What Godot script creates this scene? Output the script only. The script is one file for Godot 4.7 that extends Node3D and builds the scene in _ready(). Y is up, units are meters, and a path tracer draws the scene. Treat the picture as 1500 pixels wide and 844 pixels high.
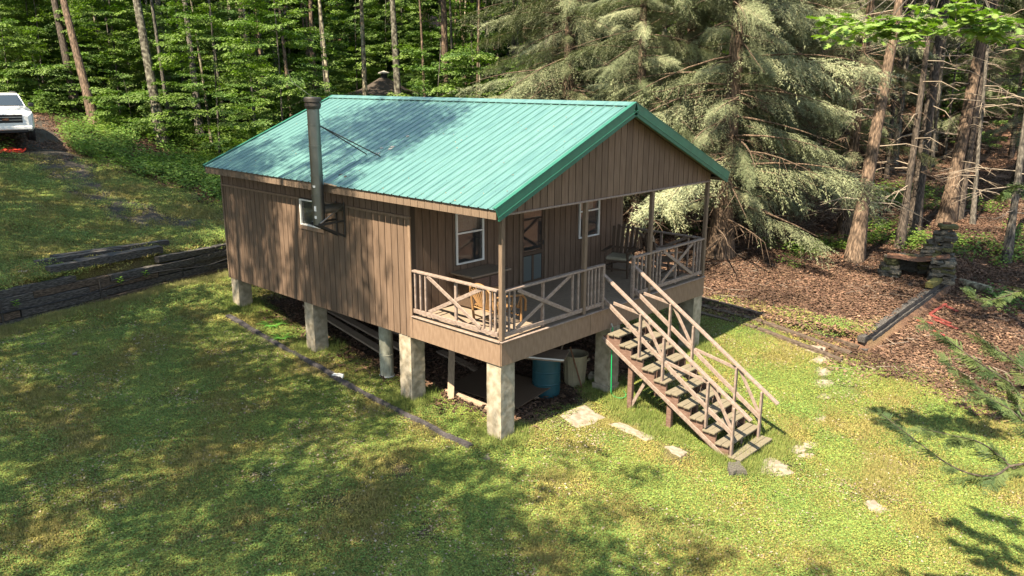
extends Node3D
# A brown cabin on concrete piers with a green metal roof, at the edge of a wood.
# x runs along the ridge (porch end at x = 0), z across it (sunny long wall at z = 0), y up.

const FPX := 1175.565
const EYE := Vector3(9.574, 6.521, 9.930)
const PITCH := -0.2510
const YAW := 0.7530
const ROLL := 0.0039

var cam_basis: Basis
var rng := RandomNumberGenerator.new()
var M := {}
var cache := {}
var used := {}
var kept_clear: Array[Vector3] = []
var bump := FastNoiseLite.new()
var patch := FastNoiseLite.new()
var spots := FastNoiseLite.new()


# ------------------------------------------------------------------ mesh helper
class MB:
	var v := PackedVector3Array()
	var n := PackedVector3Array()
	var c := PackedColorArray()
	var col := Color.WHITE

	func tri(p: Vector3, q: Vector3, r: Vector3) -> void:
		var m := (r - p).cross(q - p).normalized()
		v.append(p); v.append(q); v.append(r)
		for i in 3:
			n.append(m)
			c.append(col)

	func quad(p: Vector3, q: Vector3, r: Vector3, s: Vector3) -> void:
		tri(p, q, r)
		tri(p, r, s)

	func face(pts: Array, middle: Vector3) -> void:
		var m: Vector3 = (pts[2] - pts[0]).cross(pts[1] - pts[0])
		var away: bool = m.dot(pts[0] - middle) >= 0.0
		for i in range(1, pts.size() - 1):
			if away:
				tri(pts[0], pts[i], pts[i + 1])
			else:
				tri(pts[0], pts[i + 1], pts[i])

	func corner(h: Vector3, b: float, s: Vector3, a: int, t: Transform3D) -> Vector3:
		var p := h - Vector3(b, b, b)
		p[a] = h[a]
		return t * (p * s)

	func box(t: Transform3D, size: Vector3, b: float) -> void:
		var h := size / 2.0
		b = minf(b, minf(h.x, minf(h.y, h.z)) * 0.6)
		var mid := t.origin
		for a in 3:
			var p := (a + 1) % 3
			var q := (a + 2) % 3
			for sa in [-1.0, 1.0]:
				var pts := []
				for k in [[-1.0, -1.0], [1.0, -1.0], [1.0, 1.0], [-1.0, 1.0]]:
					var s := Vector3.ONE
					s[a] = sa
					s[p] = k[0]
					s[q] = k[1]
					pts.append(corner(h, b, s, a, t))
				face(pts, mid)
			if b > 0.0:
				for sp in [-1.0, 1.0]:
					for sq in [-1.0, 1.0]:
						var s := Vector3.ONE
						s[p] = sp
						s[q] = sq
						var lo := s
						var hi := s
						lo[a] = -1.0
						hi[a] = 1.0
						face([corner(h, b, lo, p, t), corner(h, b, hi, p, t), corner(h, b, hi, q, t), corner(h, b, lo, q, t)], mid)
		if b > 0.0:
			for k in 8:
				var s := Vector3(-1.0 if k & 1 else 1.0, -1.0 if k & 2 else 1.0, -1.0 if k & 4 else 1.0)
				face([corner(h, b, s, 0, t), corner(h, b, s, 1, t), corner(h, b, s, 2, t)], mid)

	func tube(pts: Array, radii: Array, sides: int, capped := true, rough := 0.0) -> void:
		var rings := []
		var outs := []
		var side := Vector3.ZERO
		for i in pts.size():
			var d: Vector3 = (pts[mini(i + 1, pts.size() - 1)] - pts[maxi(i - 1, 0)]).normalized()
			if i == 0:
				side = d.cross(Vector3(0.31, 0.17, 0.93)).normalized()
			side = (side - d * side.dot(d)).normalized()
			var up := d.cross(side)
			var ring := []
			var out := []
			for k in sides:
				var a := TAU * k / sides
				var o := side * cos(a) + up * sin(a)
				var r: float = radii[i] * (1.0 + rough * (sin(k * 2.4 + i * 0.9) * 0.6 + sin(k * 5.1 + i * 2.3) * 0.4))
				ring.append(pts[i] + o * r)
				out.append(o)
			rings.append(ring)
			outs.append(out)
		for i in pts.size() - 1:
			for k in sides:
				var l := (k + 1) % sides
				for t in [[rings[i][k], outs[i][k], rings[i + 1][k], outs[i + 1][k], rings[i + 1][l], outs[i + 1][l]], [rings[i][k], outs[i][k], rings[i + 1][l], outs[i + 1][l], rings[i][l], outs[i][l]]]:
					for j in 3:
						v.append(t[j * 2])
						n.append(t[j * 2 + 1])
						c.append(col)
		if capped:
			for e in [0, pts.size() - 1]:
				face(rings[e], pts[1] if e == 0 else pts[e - 1])

	func lathe(profile: Array, sides: int, at := Vector3.ZERO) -> void:
		for i in profile.size() - 1:
			for k in sides:
				var a := TAU * k / sides
				var b := TAU * (k + 1) / sides
				var p: Vector2 = profile[i]
				var q: Vector2 = profile[i + 1]
				var e := at + Vector3(p.x * cos(a), p.y, p.x * sin(a))
				var f := at + Vector3(p.x * cos(b), p.y, p.x * sin(b))
				var g := at + Vector3(q.x * cos(b), q.y, q.x * sin(b))
				var h := at + Vector3(q.x * cos(a), q.y, q.x * sin(a))
				var d := (q - p).normalized()
				var n1 := Vector3(d.y * cos(a), -d.x, d.y * sin(a))
				var n2 := Vector3(d.y * cos(b), -d.x, d.y * sin(b))
				for t in [[e, n1, g, n2, h, n1], [e, n1, f, n2, g, n2]]:
					for j in 3:
						v.append(t[j * 2])
						n.append(t[j * 2 + 1])
						c.append(col)

	# polygon in the xy plane, pushed from z0 to z1
	func prism(poly: PackedVector2Array, z0: float, z1: float) -> void:
		var idx := Geometry2D.triangulate_polygon(poly)
		for i in range(0, idx.size(), 3):
			for z in [z0, z1]:
				var a := Vector3(poly[idx[i]].x, poly[idx[i]].y, z)
				var b := Vector3(poly[idx[i + 1]].x, poly[idx[i + 1]].y, z)
				var d := Vector3(poly[idx[i + 2]].x, poly[idx[i + 2]].y, z)
				face([a, b, d], Vector3(a.x, a.y, (z0 + z1) / 2.0))
		var turn := 0.0
		for i in poly.size():
			var p := poly[i]
			var q := poly[(i + 1) % poly.size()]
			turn += p.x * q.y - q.x * p.y
		for i in poly.size():
			var p := poly[i]
			var q := poly[(i + 1) % poly.size()]
			var out := Vector3(q.y - p.y, p.x - q.x, 0) * signf(turn)
			face([Vector3(p.x, p.y, z0), Vector3(q.x, q.y, z0), Vector3(q.x, q.y, z1), Vector3(p.x, p.y, z1)], Vector3(p.x, p.y, z0) - out)

	func mesh(with_color := false) -> ArrayMesh:
		var a := []
		a.resize(Mesh.ARRAY_MAX)
		a[Mesh.ARRAY_VERTEX] = v
		a[Mesh.ARRAY_NORMAL] = n
		if with_color:
			a[Mesh.ARRAY_COLOR] = c
		var m := ArrayMesh.new()
		m.add_surface_from_arrays(Mesh.PRIMITIVE_TRIANGLES, a)
		return m


# ------------------------------------------------------------------ small helpers
func lin(r: float, g: float, b: float) -> Color:
	return Color(r, g, b).linear_to_srgb()

func ss(a: float, b: float, x: float) -> float:
	var t := clampf((x - a) / (b - a), 0.0, 1.0)
	return t * t * (3.0 - 2.0 * t)

func rnd(a: float, b: float) -> float:
	return rng.randf_range(a, b)

func numbered(called: String) -> String:
	if not used.has(called):
		used[called] = 0
		return called
	used[called] += 1
	return "%s_%03d" % [called, used[called]]

func tag(o: Node3D, label: String, category: String, group := "", kind := "") -> Node3D:
	if label: o.set_meta("label", label)
	if category: o.set_meta("category", category)
	if group: o.set_meta("group", group)
	if kind: o.set_meta("kind", kind)
	return o

func thing(called: String, label: String, category: String, at := Vector3.ZERO, turn := 0.0, group := "") -> Node3D:
	var o := Node3D.new()
	o.name = numbered(called)
	add_child(o)
	o.position = at
	o.rotation.y = turn
	return tag(o, label, category, group)

func part(parent: Node3D, called: String, mesh: Mesh, material: Material, t := Transform3D.IDENTITY) -> MeshInstance3D:
	var o := MeshInstance3D.new()
	o.name = numbered(called) if parent == self else called
	o.mesh = mesh
	o.material_override = material
	o.transform = t
	parent.add_child(o, true)
	return o

func at(x: float, y: float, z: float, turn := 0.0) -> Transform3D:
	return Transform3D(Basis(Vector3.UP, turn), Vector3(x, y, z))

func cbox(size: Vector3, bevel := 0.006) -> Mesh:
	var key := "%.3f %.3f %.3f %.3f" % [size.x, size.y, size.z, bevel]
	if not cache.has(key):
		var b := MB.new()
		b.box(Transform3D.IDENTITY, size, bevel)
		cache[key] = b.mesh()
	return cache[key]

func slab(parent: Node3D, called: String, size: Vector3, where: Vector3, material: Material, bevel := 0.006) -> MeshInstance3D:
	return part(parent, called, cbox(size, bevel), material, Transform3D(Basis.IDENTITY, where))

# a board from p to q (its length on local x), w across (local z), h high (local y)
func along(p: Vector3, q: Vector3) -> Transform3D:
	var d := (q - p).normalized()
	var side := d.cross(Vector3.UP)
	side = Vector3(0, 0, 1) if side.length() < 0.01 else side.normalized()
	return Transform3D(Basis(d, side.cross(d), side), (p + q) / 2.0)

func beam(parent: Node3D, called: String, p: Vector3, q: Vector3, h: float, w: float, material: Material, bevel := 0.005) -> MeshInstance3D:
	return part(parent, called, cbox(Vector3(snappedf(p.distance_to(q), 0.001), h, w), bevel), material, along(p, q))

func pipe(parent: Node3D, called: String, pts: Array, r: float, material: Material, sides := 8) -> MeshInstance3D:
	var b := MB.new()
	var radii := []
	for p in pts: radii.append(r)
	b.tube(pts, radii, sides)
	return part(parent, called, b.mesh(), material)

func copies(parent: Node3D, called: String, mesh: Mesh, material: Material, places: Array, tints: Array) -> MultiMeshInstance3D:
	var m := many(mesh, places, tints)
	return spread(parent, called, m, material)

func many(mesh: Mesh, places: Array, tints: Array) -> MultiMesh:
	var m := MultiMesh.new()
	m.transform_format = MultiMesh.TRANSFORM_3D
	m.use_colors = true
	m.mesh = mesh
	m.instance_count = places.size()
	for i in places.size():
		m.set_instance_transform(i, places[i])
		m.set_instance_color(i, tints[i])
	return m

func spread(parent: Node3D, called: String, m: MultiMesh, material: Material) -> MultiMeshInstance3D:
	var o := MultiMeshInstance3D.new()
	o.name = numbered(called) if parent == self else called
	o.multimesh = m
	o.material_override = material
	parent.add_child(o, true)
	return o


# ------------------------------------------------------------------ ground and rays
func wall_x(z: float) -> float:
	return -11.3 - 0.24 * (5.0 - z)

func ground(x: float, z: float) -> float:
	var y := -0.13 * minf(x, 14.0) if x > 0.0 else 0.0078 * minf(-x, 11.0) ** 2
	var xw := wall_x(z)
	if x < xw:
		var dx := xw - x
		y += 0.174 * minf(dx, 22.0) * (1.0 - 0.5 * ss(0.0, -20.0, z)) + 0.08 * clampf(dx - 22.0, 0.0, 10.0) + 0.3 * maxf(dx - 32.0, 0.0)
		y += (0.85 - 0.55 * ss(-3.0, -9.0, z)) * ss(0.12, 0.36, dx)
	if z < -4.0:
		y += 0.05 * (-4.0 - z)
	if z < -45.0:
		y += 0.3 * (-45.0 - z)
	if x > 0.0:
		y += 0.13 * minf(x, 14.0) * ss(-10.2, -10.5, z) * maxf(ss(2.98, 2.72, x), ss(-17.5, -24.0, z))
	var far := ss(9.0, 22.0, Vector2(x, z + 2.0).length())
	y += bump.get_noise_2d(x * 3.0, z * 3.0) * 0.035 + bump.get_noise_2d(x, z) * 0.35 * far
	return y

func ray(u: float, v: float) -> Vector3:
	return cam_basis * Vector3((u - 750.0) / FPX, -(v - 422.0) / FPX, -1.0)

func on_ground(u: float, v: float) -> Vector3:
	var r := ray(u, v)
	var t := 4.0
	while t < 140.0:
		var p := EYE + r * t
		if p.y < ground(p.x, p.z):
			var a := t - 0.25
			var b := t
			for i in 16:
				var m := (a + b) / 2.0
				p = EYE + r * m
				if p.y < ground(p.x, p.z): b = m
				else: a = m
			return EYE + r * b
		t += 0.25
	return EYE + r * 140.0

func depth_of(p: Vector3) -> float:
	return -(cam_basis.transposed() * (p - EYE)).z

func at_depth(u: float, v: float, d: float) -> Vector3:
	return EYE + ray(u, v) * d

func on_roof(u: float, v: float) -> Vector3:
	var nrm := Vector3(0, 1, 0.4227).normalized()
	var r := ray(u, v)
	var o := Vector3(0, 4.468, 0.388)
	return EYE + r * ((o - EYE).dot(nrm) / r.dot(nrm))

func seen(p: Vector3, margin := 40.0) -> bool:
	var q := cam_basis.transposed() * (p - EYE)
	if q.z > -1.0:
		return false
	var u := 750.0 - FPX * q.x / q.z
	return u > -margin and u < 1500.0 + margin


# ------------------------------------------------------------------ materials
func noise_tex(freq: float, octaves: int, low: Color, high: Color, size := 512, kind := FastNoiseLite.TYPE_SIMPLEX_SMOOTH, seed_ := 1) -> NoiseTexture2D:
	var f := FastNoiseLite.new()
	f.noise_type = kind
	f.frequency = freq
	f.fractal_octaves = octaves
	f.seed = seed_
	var t := NoiseTexture2D.new()
	t.width = size
	t.height = size
	t.seamless = true
	t.noise = f
	var g := Gradient.new()
	g.set_color(0, low)
	g.set_color(1, high)
	g.set_offset(0, 0.2)
	g.set_offset(1, 0.8)
	t.color_ramp = g
	return t

func grey(a: float) -> Color:
	return Color(a, a, a)

func surf(color: Color, rough := 0.85, tex: Texture2D = null, scale := Vector3.ONE, relief: Texture2D = null, relief_cm := 0.0, world := true, spec := 0.4) -> StandardMaterial3D:
	var m := StandardMaterial3D.new()
	m.albedo_color = color
	m.roughness = rough
	m.metallic_specular = spec
	if tex:
		m.albedo_texture = tex
	if relief:
		m.heightmap_enabled = true
		m.heightmap_texture = relief
		m.heightmap_scale = relief_cm
	if tex or relief:
		m.uv1_triplanar = true
		m.uv1_world_triplanar = world
		m.uv1_scale = scale
	return m

func leafy(color: Color, through: Color, rough := 0.55) -> StandardMaterial3D:
	var m := StandardMaterial3D.new()
	m.albedo_color = color
	m.vertex_color_use_as_albedo = true
	m.roughness = rough
	m.metallic_specular = 0.35
	m.backlight_enabled = true
	m.backlight = through
	m.cull_mode = BaseMaterial3D.CULL_DISABLED
	return m

func make_materials() -> void:
	var grain := noise_tex(0.035, 4, grey(0.86), grey(1.0), 512, FastNoiseLite.TYPE_SIMPLEX_SMOOTH, 3)
	var blotch := noise_tex(0.012, 4, grey(0.93), grey(1.0), 512, FastNoiseLite.TYPE_SIMPLEX_SMOOTH, 9)
	var fine := noise_tex(0.06, 4, grey(0.7), grey(1.0), 512, FastNoiseLite.TYPE_SIMPLEX_SMOOTH, 5)
	var rock := noise_tex(0.014, 6, grey(0.74), grey(1.0), 512, FastNoiseLite.TYPE_SIMPLEX_SMOOTH, 7)
	var cast := noise_tex(0.012, 6, Color(0.80, 0.79, 0.76), Color(1.0, 1.0, 1.0), 512, FastNoiseLite.TYPE_SIMPLEX_SMOOTH, 41)
	var barkt := noise_tex(0.03, 5, grey(0.35), grey(1.0), 512, FastNoiseLite.TYPE_SIMPLEX_SMOOTH, 8)
	var lichen := noise_tex(0.03, 4, Color(0.22, 0.19, 0.17), Color(1.0, 1.0, 0.95), 512, FastNoiseLite.TYPE_SIMPLEX_SMOOTH, 12)
	var worn := noise_tex(0.02, 5, Color(0.82, 0.78, 0.75), Color(1.0, 0.99, 0.98), 512, FastNoiseLite.TYPE_SIMPLEX_SMOOTH, 15)
	# painted wood, grain running along one world axis each
	var streak := noise_tex(0.022, 5, Color(0.89, 0.875, 0.86), Color(1, 1, 1), 512, FastNoiseLite.TYPE_SIMPLEX_SMOOTH, 61)
	var brown := lin(0.168, 0.121, 0.085)
	M.brown_y = surf(brown, 0.8, grain, Vector3(2.2, 0.22, 2.2), grain, 0.12)
	M.siding = []
	for k in [1.0, 0.91, 1.10, 0.97]:
		M.siding.append(surf(lin(0.143 * k, 0.098 * k, 0.068 * k), 0.8, streak, Vector3(1.1, 0.14, 1.1), grain, 0.12))
	M.brown_x = surf(brown, 0.8, grain, Vector3(0.22, 2.2, 2.2), grain, 0.12)
	M.brown_z = surf(brown, 0.8, grain, Vector3(2.2, 2.2, 0.22), grain, 0.12)
	M.tan_y = surf(lin(0.215, 0.150, 0.104), 0.8, streak, Vector3(1.2, 0.3, 1.2), grain, 0.12)
	M.groove = surf(lin(0.05, 0.037, 0.028), 0.9)
	# rails: thin weathered paint
	var rail := lin(0.265, 0.22, 0.195)
	M.rail = surf(rail, 0.75, worn, Vector3(0.9, 2.4, 2.4), worn, 0.2, false)
	M.deck = surf(lin(0.25, 0.195, 0.145), 0.85, grain, Vector3(0.3, 2.5, 2.5), grain, 0.4)
	M.tread = surf(lin(0.175, 0.152, 0.108), 0.88, grain, Vector3(3.0, 3.0, 0.35), grain, 0.5)
	M.red_wood = surf(lin(0.175, 0.115, 0.093), 0.85, worn, Vector3(0.6, 2.5, 2.5), worn, 0.3)
	# roof
	var faded := noise_tex(0.02, 5, Color(0.80, 0.84, 0.86), Color(1, 1, 1), 512, FastNoiseLite.TYPE_SIMPLEX_SMOOTH, 51)
	M.roof = surf(lin(0.086, 0.190, 0.172), 0.38, faded, Vector3(0.9, 0.25, 0.12))
	M.roof.metallic_specular = 0.55
	M.roof_trim = surf(lin(0.022, 0.125, 0.085), 0.4, blotch, Vector3(0.6, 0.6, 0.6))  # roof green made darker: shade of the unlit gable side is in the colour
	M.sealant = surf(lin(0.42, 0.40, 0.36), 0.8, fine, Vector3(3, 3, 3))
	# concrete, stone
	M.concrete = surf(lin(0.34, 0.305, 0.24), 0.92, cast, Vector3(0.7, 0.7, 0.7), rock, 0.5)
	M.paver = surf(lin(0.27, 0.235, 0.19), 0.93, cast, Vector3(1.0, 1.0, 1.0), rock, 0.3)
	M.stone = surf(lin(0.105, 0.098, 0.082), 0.92, rock, Vector3(2.5, 2.5, 2.5), rock, 2.0)
	M.stone_moss = surf(lin(0.12, 0.115, 0.05), 0.95, rock, Vector3(2.5, 2.5, 2.5), rock, 2.0)
	M.stone_pale = surf(lin(0.17, 0.15, 0.115), 0.92, rock, Vector3(2.5, 2.5, 2.5), rock, 2.0)
	# metal and plastic
	M.flue = surf(lin(0.17, 0.175, 0.16), 0.38, blotch, Vector3(2, 0.4, 2))
	M.flue.metallic = 0.85
	M.steel = surf(lin(0.42, 0.43, 0.40), 0.28, blotch, Vector3(2, 0.4, 2))
	M.steel.metallic = 0.9
	M.iron = surf(lin(0.055, 0.05, 0.045), 0.6, fine, Vector3(3, 3, 3))
	M.rust = surf(lin(0.19, 0.095, 0.055), 0.9, rock, Vector3(2, 2, 2), rock, 1.0)
	M.cap = surf(lin(0.06, 0.052, 0.045), 0.55, fine, Vector3(3, 3, 3))
	M.white = surf(lin(0.70, 0.70, 0.68), 0.5)
	M.pvc = surf(lin(0.44, 0.44, 0.35), 0.6, rock, Vector3(1.2, 0.5, 1.2))
	M.blue = surf(lin(0.012, 0.06, 0.078), 0.45, blotch, Vector3(1, 1, 1))
	M.beige = surf(lin(0.28, 0.245, 0.16), 0.6, blotch, Vector3(1, 1, 1))
	M.hose = surf(lin(0.01, 0.30, 0.10), 0.4)
	M.red = surf(lin(0.62, 0.045, 0.02), 0.6)
	M.red_paint = surf(lin(0.22, 0.05, 0.04), 0.8, worn, Vector3(1.5, 1.5, 1.5), worn, 0.3)
	M.black = surf(lin(0.02, 0.02, 0.022), 0.6)
	M.tar = surf(lin(0.075, 0.068, 0.07), 0.9, rock, Vector3(2, 2, 2), rock, 1.5)
	var pane := StandardMaterial3D.new()
	pane.albedo_color = Color(0.6, 0.66, 0.68, 0.03)
	pane.transparency = BaseMaterial3D.TRANSPARENCY_ALPHA
	pane.roughness = 0.04
	pane.metallic_specular = 0.45
	M.glass = pane
	M.door_panel = surf(lin(0.085, 0.10, 0.098), 0.7)
	M.room = surf(lin(0.03, 0.027, 0.024), 0.95)
	M.curtain = surf(lin(0.22, 0.21, 0.17), 0.95, fine, Vector3(4, 0.4, 4))
	# timber and bark
	var rough_grain := noise_tex(0.03, 5, grey(0.5), grey(1.0), 512, FastNoiseLite.TYPE_SIMPLEX_SMOOTH, 33)
	M.tie = surf(lin(0.115, 0.106, 0.098), 0.93, rough_grain, Vector3(0.4, 2.2, 2.2), rough_grain, 0.9, false)
	M.tie_brown = surf(lin(0.15, 0.11, 0.08), 0.93, rough_grain, Vector3(0.4, 2.2, 2.2), rough_grain, 0.9, false)
	M.tie_moss = surf(lin(0.17, 0.155, 0.05), 0.95, rock, Vector3(2, 2, 2), rock, 1.0, false)
	M.plank = surf(lin(0.33, 0.25, 0.18), 0.88, grain, Vector3(0.4, 3.0, 3.0), grain, 0.4, false)
	M.twig = surf(lin(0.29, 0.165, 0.07), 0.6, grain, Vector3(3, 3, 3))
	M.dark_wood = surf(lin(0.09, 0.06, 0.04), 0.7, grain, Vector3(1.5, 1.5, 1.5), grain, 0.3)
	M.cushion = surf(lin(0.42, 0.38, 0.28), 0.95, fine, Vector3(5, 5, 5))
	M.bark_grey = surf(lin(0.19, 0.17, 0.142), 0.95, barkt, Vector3(0.8, 0.22, 0.8), barkt, 3.0)
	M.bark_dark = surf(lin(0.125, 0.10, 0.08), 0.95, barkt, Vector3(0.9, 0.22, 0.9), barkt, 3.5)
	M.bark_brown = surf(lin(0.235, 0.165, 0.115), 0.95, barkt, Vector3(0.9, 0.2, 0.9), barkt, 3.0)
	M.bark_lichen = surf(lin(0.21, 0.205, 0.175), 0.95, lichen, Vector3(0.42, 0.26, 0.42), barkt, 2.0)
	M.bark_pale = surf(lin(0.42, 0.39, 0.31), 0.9, lichen, Vector3(0.4, 0.2, 0.4), barkt, 1.0)
	M.twigwood = surf(lin(0.26, 0.215, 0.165), 0.95)
	# leaves (tints are given copy by copy)
	M.leaf = leafy(Color.WHITE, Color(0.75, 0.85, 0.35))
	M.needle = leafy(Color.WHITE, Color(0.45, 0.5, 0.25), 0.6)
	M.ground_leaf = leafy(Color.WHITE, Color(0.35, 0.4, 0.15), 0.7)
	M.litter = leafy(Color.WHITE, Color(0.1, 0.08, 0.05), 0.85)
	var soil := noise_tex(0.05, 6, Color(0.55, 0.52, 0.5), Color(1.0, 1.0, 1.0), 1024, FastNoiseLite.TYPE_SIMPLEX_SMOOTH, 21)
	M.ground = surf(Color.WHITE, 0.97, soil, Vector3(0.45, 0.45, 0.45), soil, 3.0)
	M.ground.vertex_color_use_as_albedo = true


# ------------------------------------------------------------------ scene
func _ready() -> void:
	rng.seed = 20240611
	bump.seed = 4
	bump.frequency = 0.12
	bump.fractal_octaves = 3
	patch.seed = 11
	patch.frequency = 0.22
	patch.fractal_octaves = 3
	spots.seed = 31
	spots.frequency = 0.9
	spots.fractal_octaves = 2
	# camera
	var cam := Camera3D.new()
	cam.name = "camera"
	cam.fov = rad_to_deg(2.0 * atan(422.0 / FPX))
	cam.position = EYE
	cam.rotation = Vector3(PITCH, YAW, ROLL)
	cam.near = 0.1
	cam.far = 600.0
	cam.current = true
	add_child(cam)
	cam_basis = Basis.from_euler(Vector3(PITCH, YAW, ROLL))
	# sky, sun, exposure
	var env := Environment.new()
	env.background_mode = Environment.BG_SKY
	var sky := Sky.new()
	var air := ProceduralSkyMaterial.new()
	air.sky_top_color = Color(0.66, 0.75, 0.86)
	air.sky_horizon_color = Color(0.92, 0.94, 0.93)
	air.sky_curve = 0.16
	air.ground_bottom_color = Color(0.20, 0.20, 0.14)
	air.ground_horizon_color = Color(0.50, 0.54, 0.50)
	air.sky_energy_multiplier = 0.78
	sky.sky_material = air
	env.sky = sky
	env.tonemap_mode = Environment.TONE_MAPPER_LINEAR
	env.tonemap_exposure = 3.9
	env.sdfgi_enabled = true
	env.ssao_enabled = true
	env.ssil_enabled = true
	var world := WorldEnvironment.new()
	world.name = "world_environment"
	world.environment = env
	add_child(world)
	var sun := DirectionalLight3D.new()
	sun.name = "sun"
	sun.light_color = Color(1.0, 0.93, 0.82)
	sun.light_energy = 1.6
	sun.light_angular_distance = 0.55
	sun.shadow_enabled = true
	add_child(sun)
	sun.look_at_from_position(Vector3.ZERO, Vector3(-0.045, -1.0, -0.72), Vector3.UP)

	make_materials()
	build_ground()
	build_cabin()
	build_stairs()
	build_flue()
	build_porch_things()
	build_under_house()
	build_yard()
	build_retaining_wall()
	build_terrace()
	build_fireplace()
	build_ground_cover()
	build_car()
	build_pavilion()
	build_trees()


# ------------------------------------------------------------------ ground
const TRACK := [Vector2(-31.0, -1.6), Vector2(-26.4, -0.6), Vector2(-23.4, -0.3), Vector2(-20.4, -0.1), Vector2(-17.4, 0.1), Vector2(-15.6, -0.5), Vector2(-15.0, -2.2), Vector2(-15.6, -5.0), Vector2(-17.0, -9.0)]

func track_dist(x: float, z: float) -> float:
	var p := Vector2(x, z)
	var best := 99.0
	for i in TRACK.size() - 1:
		best = minf(best, p.distance_to(Geometry2D.get_closest_point_to_segment(p, TRACK[i], TRACK[i + 1])))
	return best

# how much of the ground is lawn: 1 grass and moss, 0 leaf litter
func lawn(x: float, z: float) -> float:
	var w := patch.get_noise_2d(x * 1.3, z * 1.3)
	var edge := w * 1.6
	if x < wall_x(z):
		var far := ss(-25.5, -22.0, x + edge)
		return far * ss(-4.6, -2.8, z + edge + (x + 14.0) * 0.16)
	if x < -0.2 and x > -9.8 and z < -0.5 and z > -6.9:
		return 0.0
	var a := ss(-10.4, -8.6, z + edge * 0.8)
	if x > 2.9:
		a = ss(-10.8, -8.4, z + edge * 0.9 + (x - 3.0) * 0.25)
	if x < -9.9:
		a *= ss(-4.0, -1.5, z + edge)
	if z < -10.4 and x > -3.0 and x < 2.9:
		a = maxf(a, 0.45 * ss(-14.2, -11.0, z + edge * 1.5))
	return a

func build_ground() -> void:
	var xs := []
	var zs := []
	var x := -150.0
	while x < 60.0:
		xs.append(x)
		x += 5.0 if x < -60.0 else 1.2 if x < -28.0 else 0.4 if x < -13.6 else 0.12 if x < -10.6 else 0.22 if x < 12.0 else 4.0
	var z := -160.0
	while z < 60.0:
		zs.append(z)
		z += 6.0 if z < -60.0 else 1.2 if z < -24.0 else 0.3 if z < -10.8 else 0.1 if z < -10.0 else 0.22 if z < 8.0 else 3.0
	var v := PackedVector3Array()
	var c := PackedColorArray()
	var n := PackedVector3Array()
	var idx := PackedInt32Array()
	for j in zs.size():
		for i in xs.size():
			var px: float = xs[i]
			var pz: float = zs[j]
			v.append(Vector3(px, ground(px, pz), pz))
			n.append(Vector3(ground(px - 0.1, pz) - ground(px + 0.1, pz), 0.2, ground(px, pz - 0.1) - ground(px, pz + 0.1)).normalized())
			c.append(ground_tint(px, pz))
	for j in zs.size() - 1:
		for i in xs.size() - 1:
			var a := j * xs.size() + i
			var b := a + xs.size()
			idx.append_array([a, a + 1, b + 1, a, b + 1, b])
	var arr := []
	arr.resize(Mesh.ARRAY_MAX)
	arr[Mesh.ARRAY_VERTEX] = v
	arr[Mesh.ARRAY_NORMAL] = n
	arr[Mesh.ARRAY_COLOR] = c
	arr[Mesh.ARRAY_INDEX] = idx
	var m := ArrayMesh.new()
	m.add_surface_from_arrays(Mesh.PRIMITIVE_TRIANGLES, arr)
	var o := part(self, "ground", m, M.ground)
	tag(o, "", "", "", "structure")

func ground_tint(x: float, z: float) -> Color:
	var l := lawn(x, z)
	var w := patch.get_noise_2d(x * 2.0 + 40.0, z * 2.0)
	var s := spots.get_noise_2d(x, z)
	var soil := Color(0.085, 0.066, 0.046).lerp(Color(0.17, 0.135, 0.095), clampf(0.5 + s, 0, 1))
	var moss := Color(0.13, 0.165, 0.045).lerp(Color(0.23, 0.20, 0.06), clampf(0.5 + w * 1.4, 0, 1))
	var grass := soil.lerp(moss, clampf(0.72 + s * 0.8, 0, 1))
	var litter := Color(0.15, 0.085, 0.055).lerp(Color(0.26, 0.16, 0.105), clampf(0.5 + s * 0.9, 0, 1))
	var t := litter.lerp(grass, l)
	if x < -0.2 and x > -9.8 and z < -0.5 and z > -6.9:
		t = soil * 0.7  # soil darkened below the floor: the shade there is put into its colour
	if x < -12.0:
		var d := track_dist(x, z) + w * 0.5
		t = t.lerp(Color(0.062, 0.055, 0.047).lerp(Color(0.10, 0.088, 0.07), clampf(0.5 + s, 0, 1)), ss(1.35, 0.7, d))
	return t

func leaf(b: MB, at_: Vector3, dir: Vector3, up: Vector3, length: float, width: float, fold := 0.25) -> void:
	var side := dir.cross(up).normalized()
	up = side.cross(dir).normalized()
	var mid := at_ + dir * length * 0.45
	var tip := at_ + dir * length - up * length * 0.12
	b.tri(at_, mid - side * width / 2 + up * width * fold, tip)
	b.tri(at_, tip, mid + side * width / 2 + up * width * fold)

func dir_(yaw: float, pitch: float) -> Vector3:
	return Vector3(cos(yaw) * cos(pitch), sin(pitch), sin(yaw) * cos(pitch))

func clover_mesh() -> Mesh:
	var b := MB.new()
	for i in 260:
		var p := dir_(rnd(0, TAU), 0) * pow(rng.randf(), 0.6) * 0.30
		p.y = rnd(0.004, 0.036)
		var q := rnd(0.35, 1.3)
		b.col = Color(q * rnd(0.8, 1.4), q, q)
		leaf(b, p, dir_(rnd(0, TAU), rnd(-0.2, 0.6)), Vector3.UP, rnd(0.018, 0.036), rnd(0.013, 0.024), rnd(-0.3, 0.3))
	return b.mesh(true)

func moss_mesh() -> Mesh:
	var b := MB.new()
	for i in 240:
		var p := dir_(rnd(0, TAU), 0) * pow(rng.randf(), 0.6) * 0.30
		p.y = rnd(0.0, 0.014)
		var q := rnd(0.4, 1.2)
		b.col = Color(q, q, q)
		leaf(b, p, dir_(rnd(0, TAU), rnd(0.1, 1.2)), Vector3.UP, rnd(0.022, 0.046), rnd(0.012, 0.024), 0.0)
	return b.mesh(true)

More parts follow.
